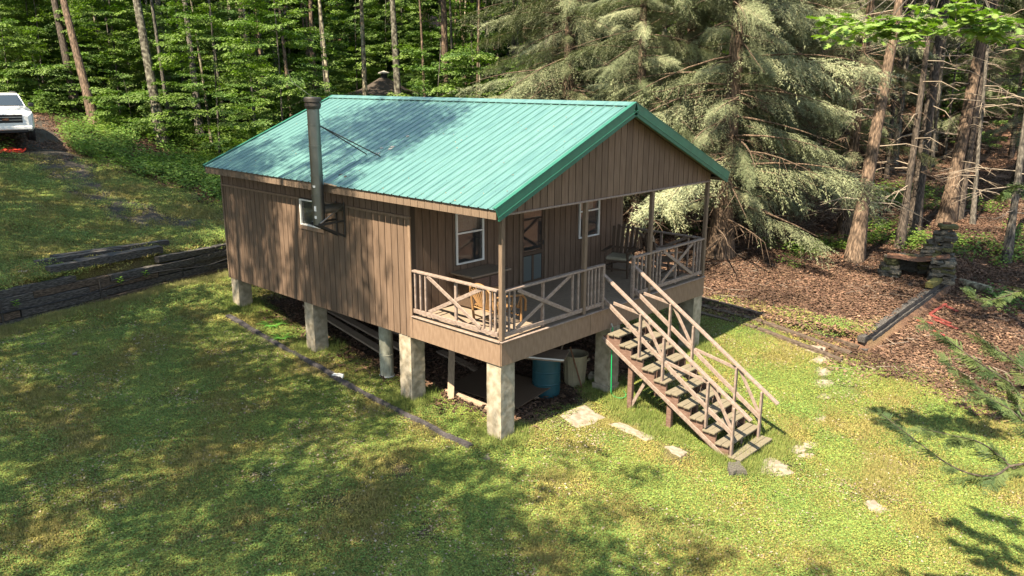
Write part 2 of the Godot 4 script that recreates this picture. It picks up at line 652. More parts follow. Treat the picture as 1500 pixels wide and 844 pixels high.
func blade_mesh() -> Mesh:
	var b := MB.new()
	for i in 150:
		var p := dir_(rnd(0, TAU), 0) * pow(rng.randf(), 0.6) * 0.26
		var d := dir_(rnd(0, TAU), rnd(0.4, 1.4))
		var q := rnd(0.75, 1.0)
		b.col = Color(q, q, q)
		var len_ := rnd(0.03, 0.085)
		var side := d.cross(Vector3.UP).normalized() * 0.004
		b.tri(p - side, p + side, p + d * len_)
	return b.mesh(true)

func litter_mesh(spread_: float, count: int, size: float) -> Mesh:
	var b := MB.new()
	for i in count:
		var p := dir_(rnd(0, TAU), 0) * sqrt(rng.randf()) * spread_
		p.y = rnd(0.004, 0.035)
		var q := rnd(0.45, 1.0)
		b.col = Color(q, q * rnd(0.9, 1.0), q * rnd(0.85, 1.0))
		leaf(b, p, dir_(rnd(0, TAU), rnd(-0.3, 0.5)), Vector3.UP, size * rnd(0.6, 1.2), size * rnd(0.4, 0.75), rnd(-0.4, 0.5))
	return b.mesh(true)

func fern_mesh() -> Mesh:
	var b := MB.new()
	for k in 9:
		var yaw := TAU * k / 9.0 + rnd(-0.3, 0.3)
		var out := dir_(yaw, 0)
		var side := out.cross(Vector3.UP)
		var len_ := rnd(0.35, 0.55)
		for i in 11:
			var t := 0.15 + 0.85 * i / 11.0
			var p := out * len_ * t + Vector3.UP * len_ * (0.75 * t - 0.62 * t * t)
			var w := len_ * 0.30 * (1.0 - t) + 0.012
			for s in [-1.0, 1.0]:
				leaf(b, p, (side * s + out * 0.35 - Vector3.UP * 0.15).normalized(), Vector3.UP, w, 0.035, 0.0)
	return b.mesh(true)

func ground_normal(x: float, z: float) -> Vector3:
	return Vector3(ground(x - 0.15, z) - ground(x + 0.15, z), 0.3, ground(x, z - 0.15) - ground(x, z + 0.15)).normalized()

func lie(x: float, z: float, s: float, lift := 0.0) -> Transform3D:
	var up := ground_normal(x, z)
	var yaw := rnd(0, TAU)
	var f := dir_(yaw, 0)
	var r := up.cross(f).normalized()
	f = r.cross(up)
	return Transform3D(Basis(r * s, up * s, f * s), Vector3(x, ground(x, z) + lift, z))

func built_over(x: float, z: float, r := 0.22) -> bool:
	if absf(x - wall_x(z) + 0.10) < 0.08 + r and z > -4.4:
		return true
	if x < 2.9 and x > -3.5:
		for s in [[-10.28, -3.3], [-9.75, -3.3], [-9.2, -2.2]]:
			if absf(z - s[0] - (x - 2.7) * 0.03) < r * 0.6 and x > s[1] and rng.randf() < 0.88:
				return true
	for k in kept_clear:
		if absf(k.x - x) < k.z + r - 0.22 and absf(k.y - z) < k.z + r - 0.22:
			return true
	return absf(x - 2.83) < 0.10 + r and z < -10.1 and z > -17.8

func build_ground_cover() -> void:
	var clover := clover_mesh()
	var moss := moss_mesh()
	var blade := blade_mesh()
	var cp := []
	var cc := []
	var mp := []
	var mc := []
	var bp := []
	var bc := []
	var lp := []
	var lc := []
	# the lawn in front of the cabin and on the upper bank
	for k in 64000:
		var x: float
		var z: float
		if k < 50000:
			x = rnd(-12.5, 12.0)
			z = rnd(-11.0, 8.5)
		else:
			x = rnd(-26.0, -12.0)
			z = rnd(-6.0, 7.5)
		var l := lawn(x, z)
		if l < 0.08 or not seen(Vector3(x, 0.5, z), 30.0) or built_over(x, z):
			continue
		var q := EYE - Vector3(x, 0, z)
		var near := clampf(17.0 / Vector2(q.x, q.z).length(), 0.35, 1.0)
		if rng.randf() > near * 1.1:
			continue
		var w := patch.get_noise_2d(x * 2.0 + 40.0, z * 2.0)
		var s := spots.get_noise_2d(x * 1.1, z * 1.1)
		var fine := spots.get_noise_2d(x * 3.3 + 70.0, z * 3.3)
		if rng.randf() > l * clampf(0.82 + s * 2.1 + fine * 1.1, 0.05, 1.0):
			continue
		if x < -12.0 and track_dist(x, z) + w * 0.5 < 0.85 and rng.randf() < 0.86:
			continue
		var sc := rnd(0.7, 1.35) * (1.0 if near > 0.8 else 1.3)
		var pick := rng.randf() + w * 1.1
		var tone := rnd(0.72, 1.2)
		if pick < 0.46:
			cp.append(lie(x, z, sc))
			cc.append(Color(0.132, 0.228, 0.050).lerp(Color(0.23, 0.27, 0.06), rng.randf()) * tone)
		elif pick < 0.86:
			mp.append(lie(x, z, sc))
			mc.append(Color(0.21, 0.208, 0.05).lerp(Color(0.315, 0.258, 0.078), rng.randf()) * tone)
		else:
			bp.append(lie(x, z, sc))
			bc.append(Color(0.17, 0.20, 0.045).lerp(Color(0.33, 0.27, 0.11), rng.randf()) * tone)
	for k in 420:
		var feet := [[-0.2, -0.2], [-2.76, -0.2], [-6.28, -0.2], [-9.74, -0.2], [-0.2, -3.52], [-0.2, -6.92], [0.7, -3.1], [1.66, -3.1], [3.2, -3.1], [3.2, -4.2]]
		var f: Array = feet[k % 10]
		var a := rnd(0, TAU)
		var x: float = f[0] + cos(a) * rnd(0.22, 0.5)
		var z: float = f[1] + sin(a) * rnd(0.22, 0.5)
		bp.append(lie(x, z, rnd(0.8, 1.3)))
		bp[bp.size() - 1].basis.y *= rnd(1.4, 2.6)
		bc.append(Color(0.13, 0.20, 0.04).lerp(Color(0.25, 0.27, 0.08), rng.randf()))
	for k in 700:
		var z := rnd(-4.0, 7.0)
		var x := wall_x(z) + rnd(0.15, 0.6)
		bp.append(lie(x, z, rnd(0.7, 1.2)))
		bp[bp.size() - 1].basis.y *= rnd(1.2, 2.4)
		bc.append(Color(0.15, 0.19, 0.045).lerp(Color(0.32, 0.28, 0.13), rng.randf()))
	var g1 := copies(self, "clover", clover, M.ground_leaf, cp, cc)
	tag(g1, "low green clover and broad leaved weeds covering the lawn", "clover", "", "stuff")
	var g2 := copies(self, "moss", moss, M.ground_leaf, mp, mc)
	tag(g2, "yellow green moss growing between the clover on the lawn", "moss", "", "stuff")
	var g3 := copies(self, "grass", blade, M.ground_leaf, bp, bc)
	tag(g3, "short thin grass blades growing in patches on the lawn", "grass", "", "stuff")
	print("lawn ", cp.size(), " ", mp.size(), " ", bp.size())
	# dry leaves scattered on the lawn
	for k in 19000:
		var x := rnd(-12.5, 12.0)
		var z := rnd(-11.0, 8.5)
		if lawn(x, z) < 0.2 or not seen(Vector3(x, 0.5, z), 20.0) or built_over(x, z):
			continue
		if rng.randf() > 0.22 + 0.9 * ss(0.05, 0.4, patch.get_noise_2d(x * 1.7, z * 1.7 + 90.0)) + (0.8 if x < -9.6 and x < wall_x(z) + 1.5 else 0.0):
			continue
		lp.append(lie(x, z, rnd(0.6, 1.1), 0.012))
		lc.append(Color(0.24, 0.18, 0.12).lerp(Color(0.46, 0.40, 0.32), rng.randf()) * rnd(0.6, 1.1))
	var g4 := copies(self, "dry_leaves", litter_mesh(0.18, 4, 0.065), M.litter, lp, lc)
	tag(g4, "pale dry leaf scraps scattered over the lawn", "leaves", "", "stuff")
	# leaf litter of the woods
	var fp := []
	var fc := []
	for k in 30000:
		var x: float
		var z: float
		if k < 12000:
			x = rnd(-12.0, 9.0); z = rnd(-24.0, -8.0)
		elif k < 19000:
			x = rnd(-26.0, 8.0); z = rnd(-48.0, -24.0)
		elif k < 19500:
			x = rnd(-9.8, -0.1); z = rnd(-7.0, -0.3)
		else:
			x = rnd(-44.0, -13.0); z = rnd(-26.0, 2.0)
		var bare := 1.0 - lawn(x, z)
		if rng.randf() > bare * 1.1 or not seen(Vector3(x, 1.0, z), 20.0) or built_over(x, z, 0.36):
			continue
		if x < -12.0 and track_dist(x, z) < 1.1 and rng.randf() < 0.9:
			continue
		fp.append(lie(x, z, rnd(0.7, 1.5)))
		var red := Color(0.125, 0.072, 0.050).lerp(Color(0.26, 0.172, 0.12), rng.randf())
		fc.append(red * rnd(0.5, 1.2) * (0.85 + 0.7 * clampf(spots.get_noise_2d(x * 0.5, z * 0.5 + 30.0), -0.6, 0.6)))
	var g5 := copies(self, "leaf_litter", litter_mesh(0.40, 80, 0.085), M.litter, fp, fc)
	tag(g5, "reddish brown fallen leaves covering the floor of the woods", "leaf litter", "", "stuff")
	print("litter ", lp.size(), " ", fp.size())
	# sticks lying in the litter
	var sb := MB.new()
	for i in 7:
		var p := dir_(rnd(0, TAU), 0) * rnd(0.0, 0.5) + Vector3(0, rnd(0.02, 0.05), 0)
		var d := dir_(rnd(0, TAU), rnd(-0.05, 0.08))
		var l := rnd(0.15, 0.6)
		sb.tube([p, p + d * l * 0.5 + Vector3(0, rnd(-0.01, 0.02), 0), p + (d + dir_(rnd(0, TAU), 0) * 0.2) * l], [0.008, 0.006, 0.003], 4, false)
	var sp := []
	var sc_ := []
	for k in 1000:
		var x := rnd(-24.0, 9.0)
		var z := rnd(-40.0, -8.5)
		if rng.randf() > 1.05 - lawn(x, z) or built_over(x, z, 0.4) or x < -0.1 and x > -10.0 and z > -7.5: continue
		sp.append(lie(x, z, rnd(0.7, 1.6)))
		sc_.append(Color(0.11, 0.08, 0.06).lerp(Color(0.22, 0.18, 0.145), rng.randf()))
	var stick_mat := surf(Color.WHITE, 0.95)
	stick_mat.vertex_color_use_as_albedo = true
	var g7 := copies(self, "fallen_twigs", sb.mesh(), stick_mat, sp, sc_)
	tag(g7, "thin fallen twigs lying in the leaf litter of the woods", "twigs", "", "stuff")
	# leaves and needles caught on the roof
	var rp := []
	var rc := []
	for k in 170:
		var x := rnd(-9.9, 0.1)
		var t := pow(rng.randf(), 0.7)
		var z := -W / 2 + t * (W / 2 + 0.36)
		rp.append(Transform3D(Basis(Vector3.RIGHT, atan(SLOPE)).rotated(Vector3.UP, 0.0) * Basis(Vector3.UP, rnd(0, TAU)) * rnd(0.5, 1.0), Vector3(x, 4.468 + SLOPE * (0.388 - z) - 0.012, z)))
		rc.append(Color(0.20, 0.14, 0.08).lerp(Color(0.34, 0.28, 0.18), rng.randf()))
	var g8 := copies(self, "roof_leaves", litter_mesh(0.05, 1, 0.05), M.litter, rp, rc)
	tag(g8, "dry leaf scraps lying on the green metal roof", "leaves", "", "stuff")
	# low plants at the edge of the woods behind the upper bank
	var up := []
	var uc := []
	var herb := litter_mesh(0.22, 1, 0.01)
	var hb := MB.new()
	for i in 30:
		var p := dir_(rnd(0, TAU), 0) * sqrt(rng.randf()) * 0.26
		p.y = rnd(0.08, 0.38)
		var q := rnd(0.7, 1.0)
		hb.col = Color(q, q, q)
		leaf(hb, p, dir_(rnd(0, TAU), rnd(-0.3, 0.4)), Vector3.UP, rnd(0.07, 0.14), rnd(0.05, 0.08), 0.15)
	herb = hb.mesh(true)
	for k in 26000:
		var x := rnd(-46.0, -13.2)
		var z := rnd(-30.0, 2.0)
		if k > 22000:
			x = rnd(-14.0, 6.0)
			z = rnd(-34.0, -15.0)
		var bare := 1.0 - lawn(x, z)
		if rng.randf() > bare or not seen(Vector3(x, 3.0, z), 20.0):
			continue
		if track_dist(x, z) < 1.2 or rng.randf() > 0.2 + 1.3 * ss(-0.25, 0.3, patch.get_noise_2d(x * 0.8 + 20.0, z * 0.8)) - (1.0 if k > 22000 else 0.0):
			continue
		up.append(lie(x, z, rnd(0.6, 1.5)))
		uc.append(Color(0.09, 0.19, 0.035).lerp(Color(0.21, 0.30, 0.06), rng.randf()) * rnd(0.7, 1.15))
	var g6 := copies(self, "undergrowth", herb, M.leaf, up, uc)
	tag(g6, "low leafy undergrowth on the floor of the woods", "undergrowth", "", "stuff")
	print("herbs ", up.size())
	# two ferns by the piers and weeds at their feet
	var fern := fern_mesh()
	for s in [[400, 478, 0.9], [413, 496, 0.75]]:
		var p := on_ground(s[0], s[1])
		var t := thing("fern", "bright green fern growing in the shade beside the long wall piers", "fern", p, rnd(0, 6), "ferns beside the piers")
		var one := MultiMesh.new()
		var f := part(t, "fronds", tinted(fern, Color(0.10, 0.26, 0.045)), M.leaf)
		f.scale = Vector3.ONE * float(s[2])

func tinted(m: Mesh, k: Color) -> Mesh:
	var a := m.surface_get_arrays(0)
	var c: PackedColorArray = a[Mesh.ARRAY_COLOR]
	for i in c.size():
		c[i] = c[i] * k
	a[Mesh.ARRAY_COLOR] = c
	var o := ArrayMesh.new()
	o.add_surface_from_arrays(Mesh.PRIMITIVE_TRIANGLES, a)
	return o


# ------------------------------------------------------------------ the cabin
const L := 9.966
const LP := 2.471
const W := 7.126
const FLOOR := 1.967
const SLOPE := 0.4227

func rough_box(size: Vector3, seg: float, amp: float, taper := 1.0) -> Mesh:
	var h := size / 2.0
	var nz := FastNoiseLite.new()
	nz.seed = rng.randi() % 10000
	nz.frequency = 2.2
	nz.fractal_octaves = 4
	var b := MB.new()
	for a in 3:
		var p := (a + 1) % 3
		var q := (a + 2) % 3
		var np := maxi(1, roundi(size[p] / seg))
		var nq := maxi(1, roundi(size[q] / seg))
		for sa in [-1.0, 1.0]:
			for i in np:
				for j in nq:
					var pts := []
					for k in [[0, 0], [1, 0], [1, 1], [0, 1]]:
						var e := Vector3.ZERO
						e[a] = h[a] * sa
						e[p] = -h[p] + size[p] * (i + k[0]) / np
						e[q] = -h[q] + size[q] * (j + k[1]) / nq
						var t := lerpf(1.0, taper, (e.y + h.y) / size.y)
						e.x *= t
						e.z *= t
						# worn corners
						var edge := 0
						for m in 3:
							if absf(absf(e[m]) - h[m]) < 0.002: edge += 1
						var d := Vector3(nz.get_noise_3d(e.x, e.y, e.z), nz.get_noise_3d(e.x + 9.0, e.y, e.z), nz.get_noise_3d(e.x, e.y + 9.0, e.z))
						e += d * amp * 2.0
						if edge >= 2:
							e -= Vector3(signf(e.x), 0, signf(e.z)) * amp * (0.35 + 0.9 * nz.get_noise_1d(e.y * 6.0))
						pts.append(e)
					b.face(pts, Vector3.ZERO)
	return b.mesh()

# pieces of the strip [s0, s1] x [y0, y1] that are left by the holes [a, b, y_low, y_high]
func left_of(s0: float, s1: float, y0: float, y1: float, holes: Array) -> Array:
	var out := []
	for h in holes:
		if h[1] <= s0 + 0.001 or h[0] >= s1 - 0.001 or h[3] <= y0 or h[2] >= y1:
			continue
		var a := maxf(s0, h[0])
		var b := minf(s1, h[1])
		if a - s0 > 0.01: out += left_of(s0, a, y0, y1, holes)
		if h[2] - y0 > 0.01: out.append([a, b, y0, h[2]])
		if y1 - h[3] > 0.01: out.append([a, b, h[3], y1])
		if s1 - b > 0.01: out += left_of(b, s1, y0, y1, holes)
		return out
	return [[s0, s1, y0, y1]]

# a wall with grooved siding: boards on the outer face of a dark backing; along x (at z = k, facing +z) or along z (at x = k, facing +x)
func siding_wall(parent: Node3D, called: String, ax: int, k: float, s0: float, s1: float, y0: float, y1: float, holes: Array, rows: Array, board_mat: Material) -> MeshInstance3D:
	var b := MB.new()
	for r in left_of(s0, s1, y0, y1, holes):
		var mid := Vector3((r[0] + r[1]) / 2, (r[2] + r[3]) / 2, k - 0.075) if ax == 0 else Vector3(k - 0.075, (r[2] + r[3]) / 2, (r[0] + r[1]) / 2)
		var size := Vector3(r[1] - r[0], r[3] - r[2], 0.11) if ax == 0 else Vector3(0.11, r[3] - r[2], r[1] - r[0])
		b.box(Transform3D(Basis.IDENTITY, mid), size, 0.0)
	var wall := part(parent, called, b.mesh(), M.groove)
	for row in rows:
		var s := s1
		while s > s0 + 0.02:
			var t := maxf(s0, s - 0.2032)
			for r in left_of(t + 0.009, s - 0.009, row[0], row[1], holes):
				var size := Vector3(r[1] - r[0], r[3] - r[2], 0.018)
				var where := Vector3((r[0] + r[1]) / 2, (r[2] + r[3]) / 2, k - 0.011 + rnd(-0.001, 0.001))
				if ax == 1:
					size = Vector3(0.018, r[3] - r[2], r[1] - r[0])
					where = Vector3(k - 0.011, (r[2] + r[3]) / 2, (r[0] + r[1]) / 2)
				if size.x > 0.008 and size.z > 0.008:
					slab(wall, "siding_board", size, where, M.siding[rng.randi() % 4], 0.004)
			s = t
	return wall

# a sash window lying in the plane; c its middle, w x h its outer size
func window(parent: Node3D, ax: int, c: Vector3, w: float, h: float, sash: bool, curtain: bool) -> void:
	var t := Transform3D(Basis(Vector3.UP, PI / 2 if ax == 1 else 0.0), c)
	var win := Node3D.new()
	win.name = "window"
	parent.add_child(win, true)
	win.transform = t
	var f := 0.034
	for s in [-1.0, 1.0]:
		slab(win, "frame", Vector3(f, h, 0.05), Vector3(s * (w - f) / 2, 0, 0.012), M.white, 0.006)
		slab(win, "frame", Vector3(w - 2 * f, f, 0.048), Vector3(0, s * (h - f) / 2, 0.012), M.white, 0.006)
	if sash:
		slab(win, "sash_bar", Vector3(w - 2 * f, 0.035, 0.042), Vector3(0, h * 0.10, 0.008), M.white, 0.005)
	slab(win, "pane", Vector3(w - 2 * f - 0.004, h - 2 * f - 0.004, 0.004), Vector3(0, 0, -0.012), M.glass, 0.0)
	if curtain:
		var b := MB.new()
		for i in 16:
			var x0 := -w / 2 + 0.05 + (w - 0.1) * i / 16.0
			var x1 := -w / 2 + 0.05 + (w - 0.1) * (i + 1) / 16.0
			var z0 := -0.16 + 0.02 * sin(i * 2.1)
			var z1 := -0.16 + 0.02 * sin((i + 1) * 2.1)
			b.quad(Vector3(x0, h * 0.42, z0), Vector3(x1, h * 0.42, z1), Vector3(x1, h * 0.1, z1), Vector3(x0, h * 0.1, z0))
		part(win, "curtain", b.mesh(), M.curtain)

func roof_panel_mesh(w: float, len_: float) -> Mesh:
	var prof := []
	var ribs := 4
	var step := w / ribs
	for i in ribs:
		var x := -w / 2 + step * i
		prof += [Vector2(x, 0.0), Vector2(x + 0.020, 0.0), Vector2(x + 0.032, 0.021), Vector2(x + 0.052, 0.021), Vector2(x + 0.064, 0.0)]
		for m in [0.45, 0.72]:
			prof += [Vector2(x + step * m - 0.014, 0.0), Vector2(x + step * m - 0.006, 0.004), Vector2(x + step * m + 0.006, 0.004), Vector2(x + step * m + 0.014, 0.0)]
	prof.append(Vector2(w / 2, 0.0))
	var b := MB.new()
	var h := len_ / 2
	for i in prof.size() - 1:
		var p: Vector2 = prof[i]
		var q: Vector2 = prof[i + 1]
		b.quad(Vector3(p.x, p.y, -h), Vector3(q.x, q.y, -h), Vector3(q.x, q.y, h), Vector3(p.x, p.y, h))
	return b.mesh()

func railing(parent: Node3D, ax: int, k: float, s0: float, s1: float, sticks: Array, braces: Array) -> void:
	var r := Node3D.new()
	r.name = "railing"
	parent.add_child(r, true)
	var P := func(s: float, y: float, off: float) -> Vector3: return Vector3(s, y, k + off) if ax == 0 else Vector3(k + off, y, s)
	var mat_: Material = M.rail
	beam(r, "top_rail", P.call(s0, 2.895, 0.0), P.call(s1, 2.905, 0.0), 0.04, 0.09, mat_)
	beam(r, "bottom_rail", P.call(s0, 2.075, 0.0), P.call(s1, 2.085, 0.0), 0.085, 0.04, mat_)
	for s in sticks:
		beam(r, "baluster", P.call(s, 2.11, 0.0), P.call(s, 2.873, 0.0), 0.04, 0.04, M.rail)
	for b in braces:
		beam(r, "brace", P.call(b[0], 2.13, 0.0), P.call(b[1], 2.865, 0.0), 0.075, 0.022, M.rail)
		beam(r, "brace", P.call(b[1], 2.13, 0.026), P.call(b[0], 2.865, 0.026), 0.075, 0.022, M.rail)
		var m: float = (b[0] + b[1]) / 2
		beam(r, "post", P.call(m, 1.985, -0.045), P.call(m, 2.873, -0.045), 0.06, 0.045, M.rail)

func build_cabin() -> void:
	var cab := thing("cabin", "brown wood cabin on concrete piers with green metal roof and corner porch", "cabin")
	# piers
	for p in [[-0.20, -0.20], [-2.76, -0.20], [-6.28, -0.20], [-9.74, -0.20], [-0.20, -3.52], [-0.20, -6.92], [-2.76, -6.92], [-6.28, -6.92], [-9.74, -6.92], [-3.6, -3.52], [-6.9, -3.52], [-9.74, -3.52]]:
		var y0 := ground(p[0], p[1]) - 0.15
		part(cab, "pier", rough_box(Vector3(0.37, 1.505 - y0, 0.37), 0.075, 0.005), M.concrete, at(p[0], (1.505 + y0) / 2, p[1]))
	part(cab, "pier_footing", rough_box(Vector3(0.44, 0.26, 0.44), 0.08, 0.014), M.concrete, at(-0.20, ground(-0.2, -3.52) + 0.04, -3.52))
	# floor frame
	slab(cab, "floor", Vector3(L - 0.06, 0.14, W - 0.06), Vector3(-L / 2, 1.84, -W / 2), M.dark_wood, 0.0)
	for z in [-0.35, -3.52, -6.9]:
		beam(cab, "girder", Vector3(-L + 0.06, 1.60, z), Vector3(-0.06, 1.60, z), 0.19, 0.12, M.dark_wood)
	var x := -0.5
	while x > -9.8:
		beam(cab, "joist", Vector3(x, 1.705, -0.06), Vector3(x, 1.705, -W + 0.06), 0.12, 0.04, M.dark_wood)
		x -= 0.6
	# porch floor boards
	var deck := slab(cab, "porch_floor", Vector3(LP - 0.04, 0.02, W - 0.06), Vector3(-LP / 2, 1.925, -W / 2), M.dark_wood, 0.0)
	var z := -0.02
	while z > -W + 0.1:
		slab(deck, "deck_board", Vector3(LP - 0.03, 0.024, 0.132), Vector3(LP / 2 - LP / 2, 0.024 + rnd(-0.0015, 0.0015), z - 0.07 + W / 2), M.deck, 0.004)
		z -= 0.1405
	# skirt boards round the porch
	for s in [[-0.0, -2.62], [-2.624, -5.10], [-5.104, -W]]:
		slab(cab, "skirt_panel", Vector3(0.02, 0.448, absf(s[1] - s[0]) - 0.004), Vector3(0.0, 1.726, (s[0] + s[1]) / 2), M.tan_y, 0.004)
	for s in [[-LP + 0.004, -1.24], [-1.236, -0.012]]:
		slab(cab, "skirt_panel", Vector3(s[1] - s[0], 0.448, 0.02), Vector3((s[0] + s[1]) / 2, 1.726, 0.0), M.tan_y, 0.004)
	slab(cab, "skirt_panel", Vector3(LP, 0.448, 0.02), Vector3(-LP / 2, 1.726, -W), M.tan_y, 0.004)
	beam(cab, "skirt_cap", Vector3(0.012, 1.962, 0.012), Vector3(0.012, 1.962, -W - 0.01), 0.022, 0.06, M.rail)
	beam(cab, "skirt_cap", Vector3(-LP + 0.003, 1.962, 0.012), Vector3(-0.02, 1.962, 0.012), 0.022, 0.06, M.rail)
	# walls
	var wx := [-6.335, -5.465, 3.345, 3.965]
	siding_wall(cab, "long_wall", 0, 0.0, -L + 0.005, -LP, 1.505, 4.38, [wx], [[1.5, 3.925], [3.985, 4.38]], M.brown_y)
	for s in [[-L + 0.0, -6.345], [-4.42, -LP + 0.015]]:
		slab(cab, "wall_trim", Vector3(s[1] - s[0], 0.052, 0.034), Vector3((s[0] + s[1]) / 2, 3.954, 0.008), M.tan_y, 0.005)
	slab(cab, "wall_trim", Vector3(5.455 - 4.424, 0.052, 0.02), Vector3(-(5.455 + 4.424) / 2, 3.954, -0.008), M.brown_x, 0.005)
	slab(cab, "corner_trim", Vector3(0.075, 2.42, 0.032), Vector3(-LP - 0.022, 2.712, 0.008), M.tan_y, 0.005)
	slab(cab, "corner_trim", Vector3(0.06, 2.88, 0.03), Vector3(-L + 0.03, 2.945, 0.009), M.brown_y, 0.005)
	slab(cab, "window_sill", Vector3(0.96, 0.085, 0.036), Vector3(-5.9, 3.305, 0.008), M.tan_y, 0.005)
	slab(cab, "window_sill", Vector3(0.06, 0.62, 0.034), Vector3(-5.437, 3.66, 0.007), M.tan_y, 0.005)
	window(cab, 0, Vector3(-5.9, 3.655, 0.0), 0.85, 0.60, false, false)
	var holes := [[-2.03, -1.20, 2.80, 3.92], [-4.09, -3.15, FLOOR, 4.02], [-6.11, -5.28, 2.80, 3.92]]
	siding_wall(cab, "porch_wall", 1, -LP, -W + 0.005, -0.115, FLOOR, 4.38, holes, [[FLOOR + 0.01, 4.27]], M.brown_y)
	window(cab, 1, Vector3(-LP, 3.36, -1.615), 0.80, 1.10, true, true)
	window(cab, 1, Vector3(-LP, 3.36, -5.695), 0.80, 1.10, true, true)
	# screen door
	var door := Node3D.new()
	door.name = "door"
	cab.add_child(door, true)
	for zz in [-3.19, -4.05]:
		slab(door, "frame", Vector3(0.06, 2.04, 0.08), Vector3(-LP, 2.99, zz), M.brown_y)
	slab(door, "frame", Vector3(0.06, 0.09, 0.78), Vector3(-LP, 3.96, -3.62), M.brown_y)
	for zz in [-3.27, -3.62, -3.97]:
		slab(door, "stile", Vector3(0.035, 1.9 if zz != -3.62 else 0.60, 0.075), Vector3(-LP - 0.01, FLOOR + (0.96 if zz != -3.62 else 0.40), zz), M.dark_wood)
	for yy in [FLOOR + 0.06, FLOOR + 0.75, FLOOR + 1.87]:
		slab(door, "cross_rail", Vector3(0.033, 0.09, 0.62), Vector3(-LP - 0.01, yy, -3.62), M.dark_wood)
	for zz in [-3.45, -3.79]:
		slab(door, "lower_panel", Vector3(0.012, 0.58, 0.27), Vector3(-LP - 0.012, FLOOR + 0.40, zz), M.door_panel, 0.0)
	slab(door, "pane", Vector3(0.004, 1.02, 0.62), Vector3(-LP - 0.012, FLOOR + 1.31, -3.62), M.glass, 0.0)
	slab(door, "handle", Vector3(0.04, 0.10, 0.03), Vector3(-LP + 0.02, FLOOR + 0.95, -3.96), M.iron)
	# the closed rooms behind: far walls, back wall, ceiling
	slab(cab, "far_wall", Vector3(L - LP, 2.88, 0.11), Vector3(-(L + LP) / 2, 2.945, -W + 0.055), M.brown_y, 0.0)
	slab(cab, "back_wall", Vector3(0.11, 2.88, W - 0.23), Vector3(-L + 0.055, 2.945, -W / 2), M.brown_y, 0.0)
	slab(cab, "ceiling", Vector3(L - 0.02, 0.05, W - 0.02), Vector3(-L / 2 - 0.02, 4.41, -W / 2), M.dark_wood, 0.0)
	# porch posts, ceiling, gable
	for zz in [-0.055, -2.42, -4.74, -7.07]:
		slab(cab, "porch_post", Vector3(0.088, 4.27 - FLOOR - 0.012 + (0.0 if zz < -0.1 and zz > -7.0 else 0.0), 0.088), Vector3(-0.035, (4.27 + FLOOR + 0.012) / 2, zz), M.brown_y, 0.008)
	slab(cab, "porch_ceiling", Vector3(LP - 0.06, 0.02, W - 0.06), Vector3(-LP / 2, 4.30, -W / 2), M.dark_wood, 0.0)
	beam(cab, "porch_beam", Vector3(-LP + 0.01, 4.325, -0.06), Vector3(-0.10, 4.325, -0.06), 0.13, 0.09, M.brown_x)
	var gab := slab(cab, "gable", Vector3(0.03, 0.10, W - 0.02), Vector3(-0.045, 4.34, -W / 2), M.groove, 0.0)
	var gb := MB.new()
	gb.prism(PackedVector2Array([Vector2(0.0, 0.0), Vector2(W, 0.0), Vector2(W, 0.17), Vector2(W / 2, 0.17 + SLOPE * W / 2), Vector2(0.0, 0.17)]), -0.02, 0.0)
	part(gab, "gable_backing", gb.mesh(), M.groove, Transform3D(Basis(Vector3.UP, PI / 2), Vector3(0.033, -0.04, W / 2)))
	var s := 0.0
	while s < W - 0.02:
		var e := minf(W, s + 0.2032)
		var a := s + 0.009
		var b := e - 0.009
		var top := func(q: float) -> float: return 0.145 + SLOPE * minf(q, W - q)
		var poly := PackedVector2Array([Vector2(a, 0.0), Vector2(b, 0.0), Vector2(b, top.call(b))])
		if a < W / 2 and b > W / 2:
			poly.append(Vector2(W / 2, top.call(W / 2)))
		poly.append(Vector2(a, top.call(a)))
		var mb := MB.new()
		mb.prism(poly, 0.0, 0.018)
		part(gab, "siding_board", mb.mesh(), M.siding[rng.randi() % 4], Transform3D(Basis(Vector3.UP, PI / 2), Vector3(0.034, -0.04, W / 2)))
		s = e
	slab(cab, "gable_trim", Vector3(0.03, 0.035, W + 0.02), Vector3(0.012, 4.282, -W / 2), M.rail, 0.005)
	# eave boards and soffits
	for side in [1.0, -1.0]:
		var zc := 0.352 if side > 0 else -W - 0.352
		var xx := 0.235
		while xx > -10.04:
			var e := maxf(-10.05, xx - 0.2032)
			slab(cab, "fascia_board", Vector3(xx - e - 0.008, 0.165, 0.02), Vector3((xx + e) / 2, 4.352, zc), M.brown_y, 0.003)
			xx = e
		slab(cab, "soffit", Vector3(10.28, 0.012, 0.33), Vector3(-4.91, 4.375, zc - 0.178 * side), M.brown_x, 0.0)
	# roof
	var ang := atan(SLOPE)
	var run := W / 2 + 0.388
	var len_ := run / cos(ang)
	var wide := 10.34 / 11.0
	var panel := roof_panel_mesh(wide, len_ + 0.02)
	var roof2: StandardMaterial3D = M.roof.duplicate()
	var roof3: StandardMaterial3D = M.roof.duplicate()
	roof2.albedo_color = lin(0.091, 0.195, 0.175)
	roof3.albedo_color = lin(0.082, 0.184, 0.168)
	for side in [1.0, -1.0]:
		var turn := Basis(Vector3(side, 0, 0), Vector3(0, cos(ang), sin(ang) * side), Vector3(0, -sin(ang), cos(ang) * side))
		var mid := Vector3(-4.898, 4.468 + SLOPE * run / 2 - 0.021, -W / 2 + side * run / 2)
		var deck_ := slab(cab, "roof_deck", Vector3(10.24, 0.03, len_ - 0.06), Vector3.ZERO, M.dark_wood, 0.0)
		deck_.transform = Transform3D(turn, mid - turn.y * 0.028)
		for i in 11:
			var o := part(cab, "roof_panel", panel, [M.roof, roof2, roof3][rng.randi() % 3], Transform3D(turn, mid + Vector3(-10.34 / 2 + wide * (i + 0.5), 0, 0) + turn.y * 0.001 * (i % 2)))
			o.name = o.name
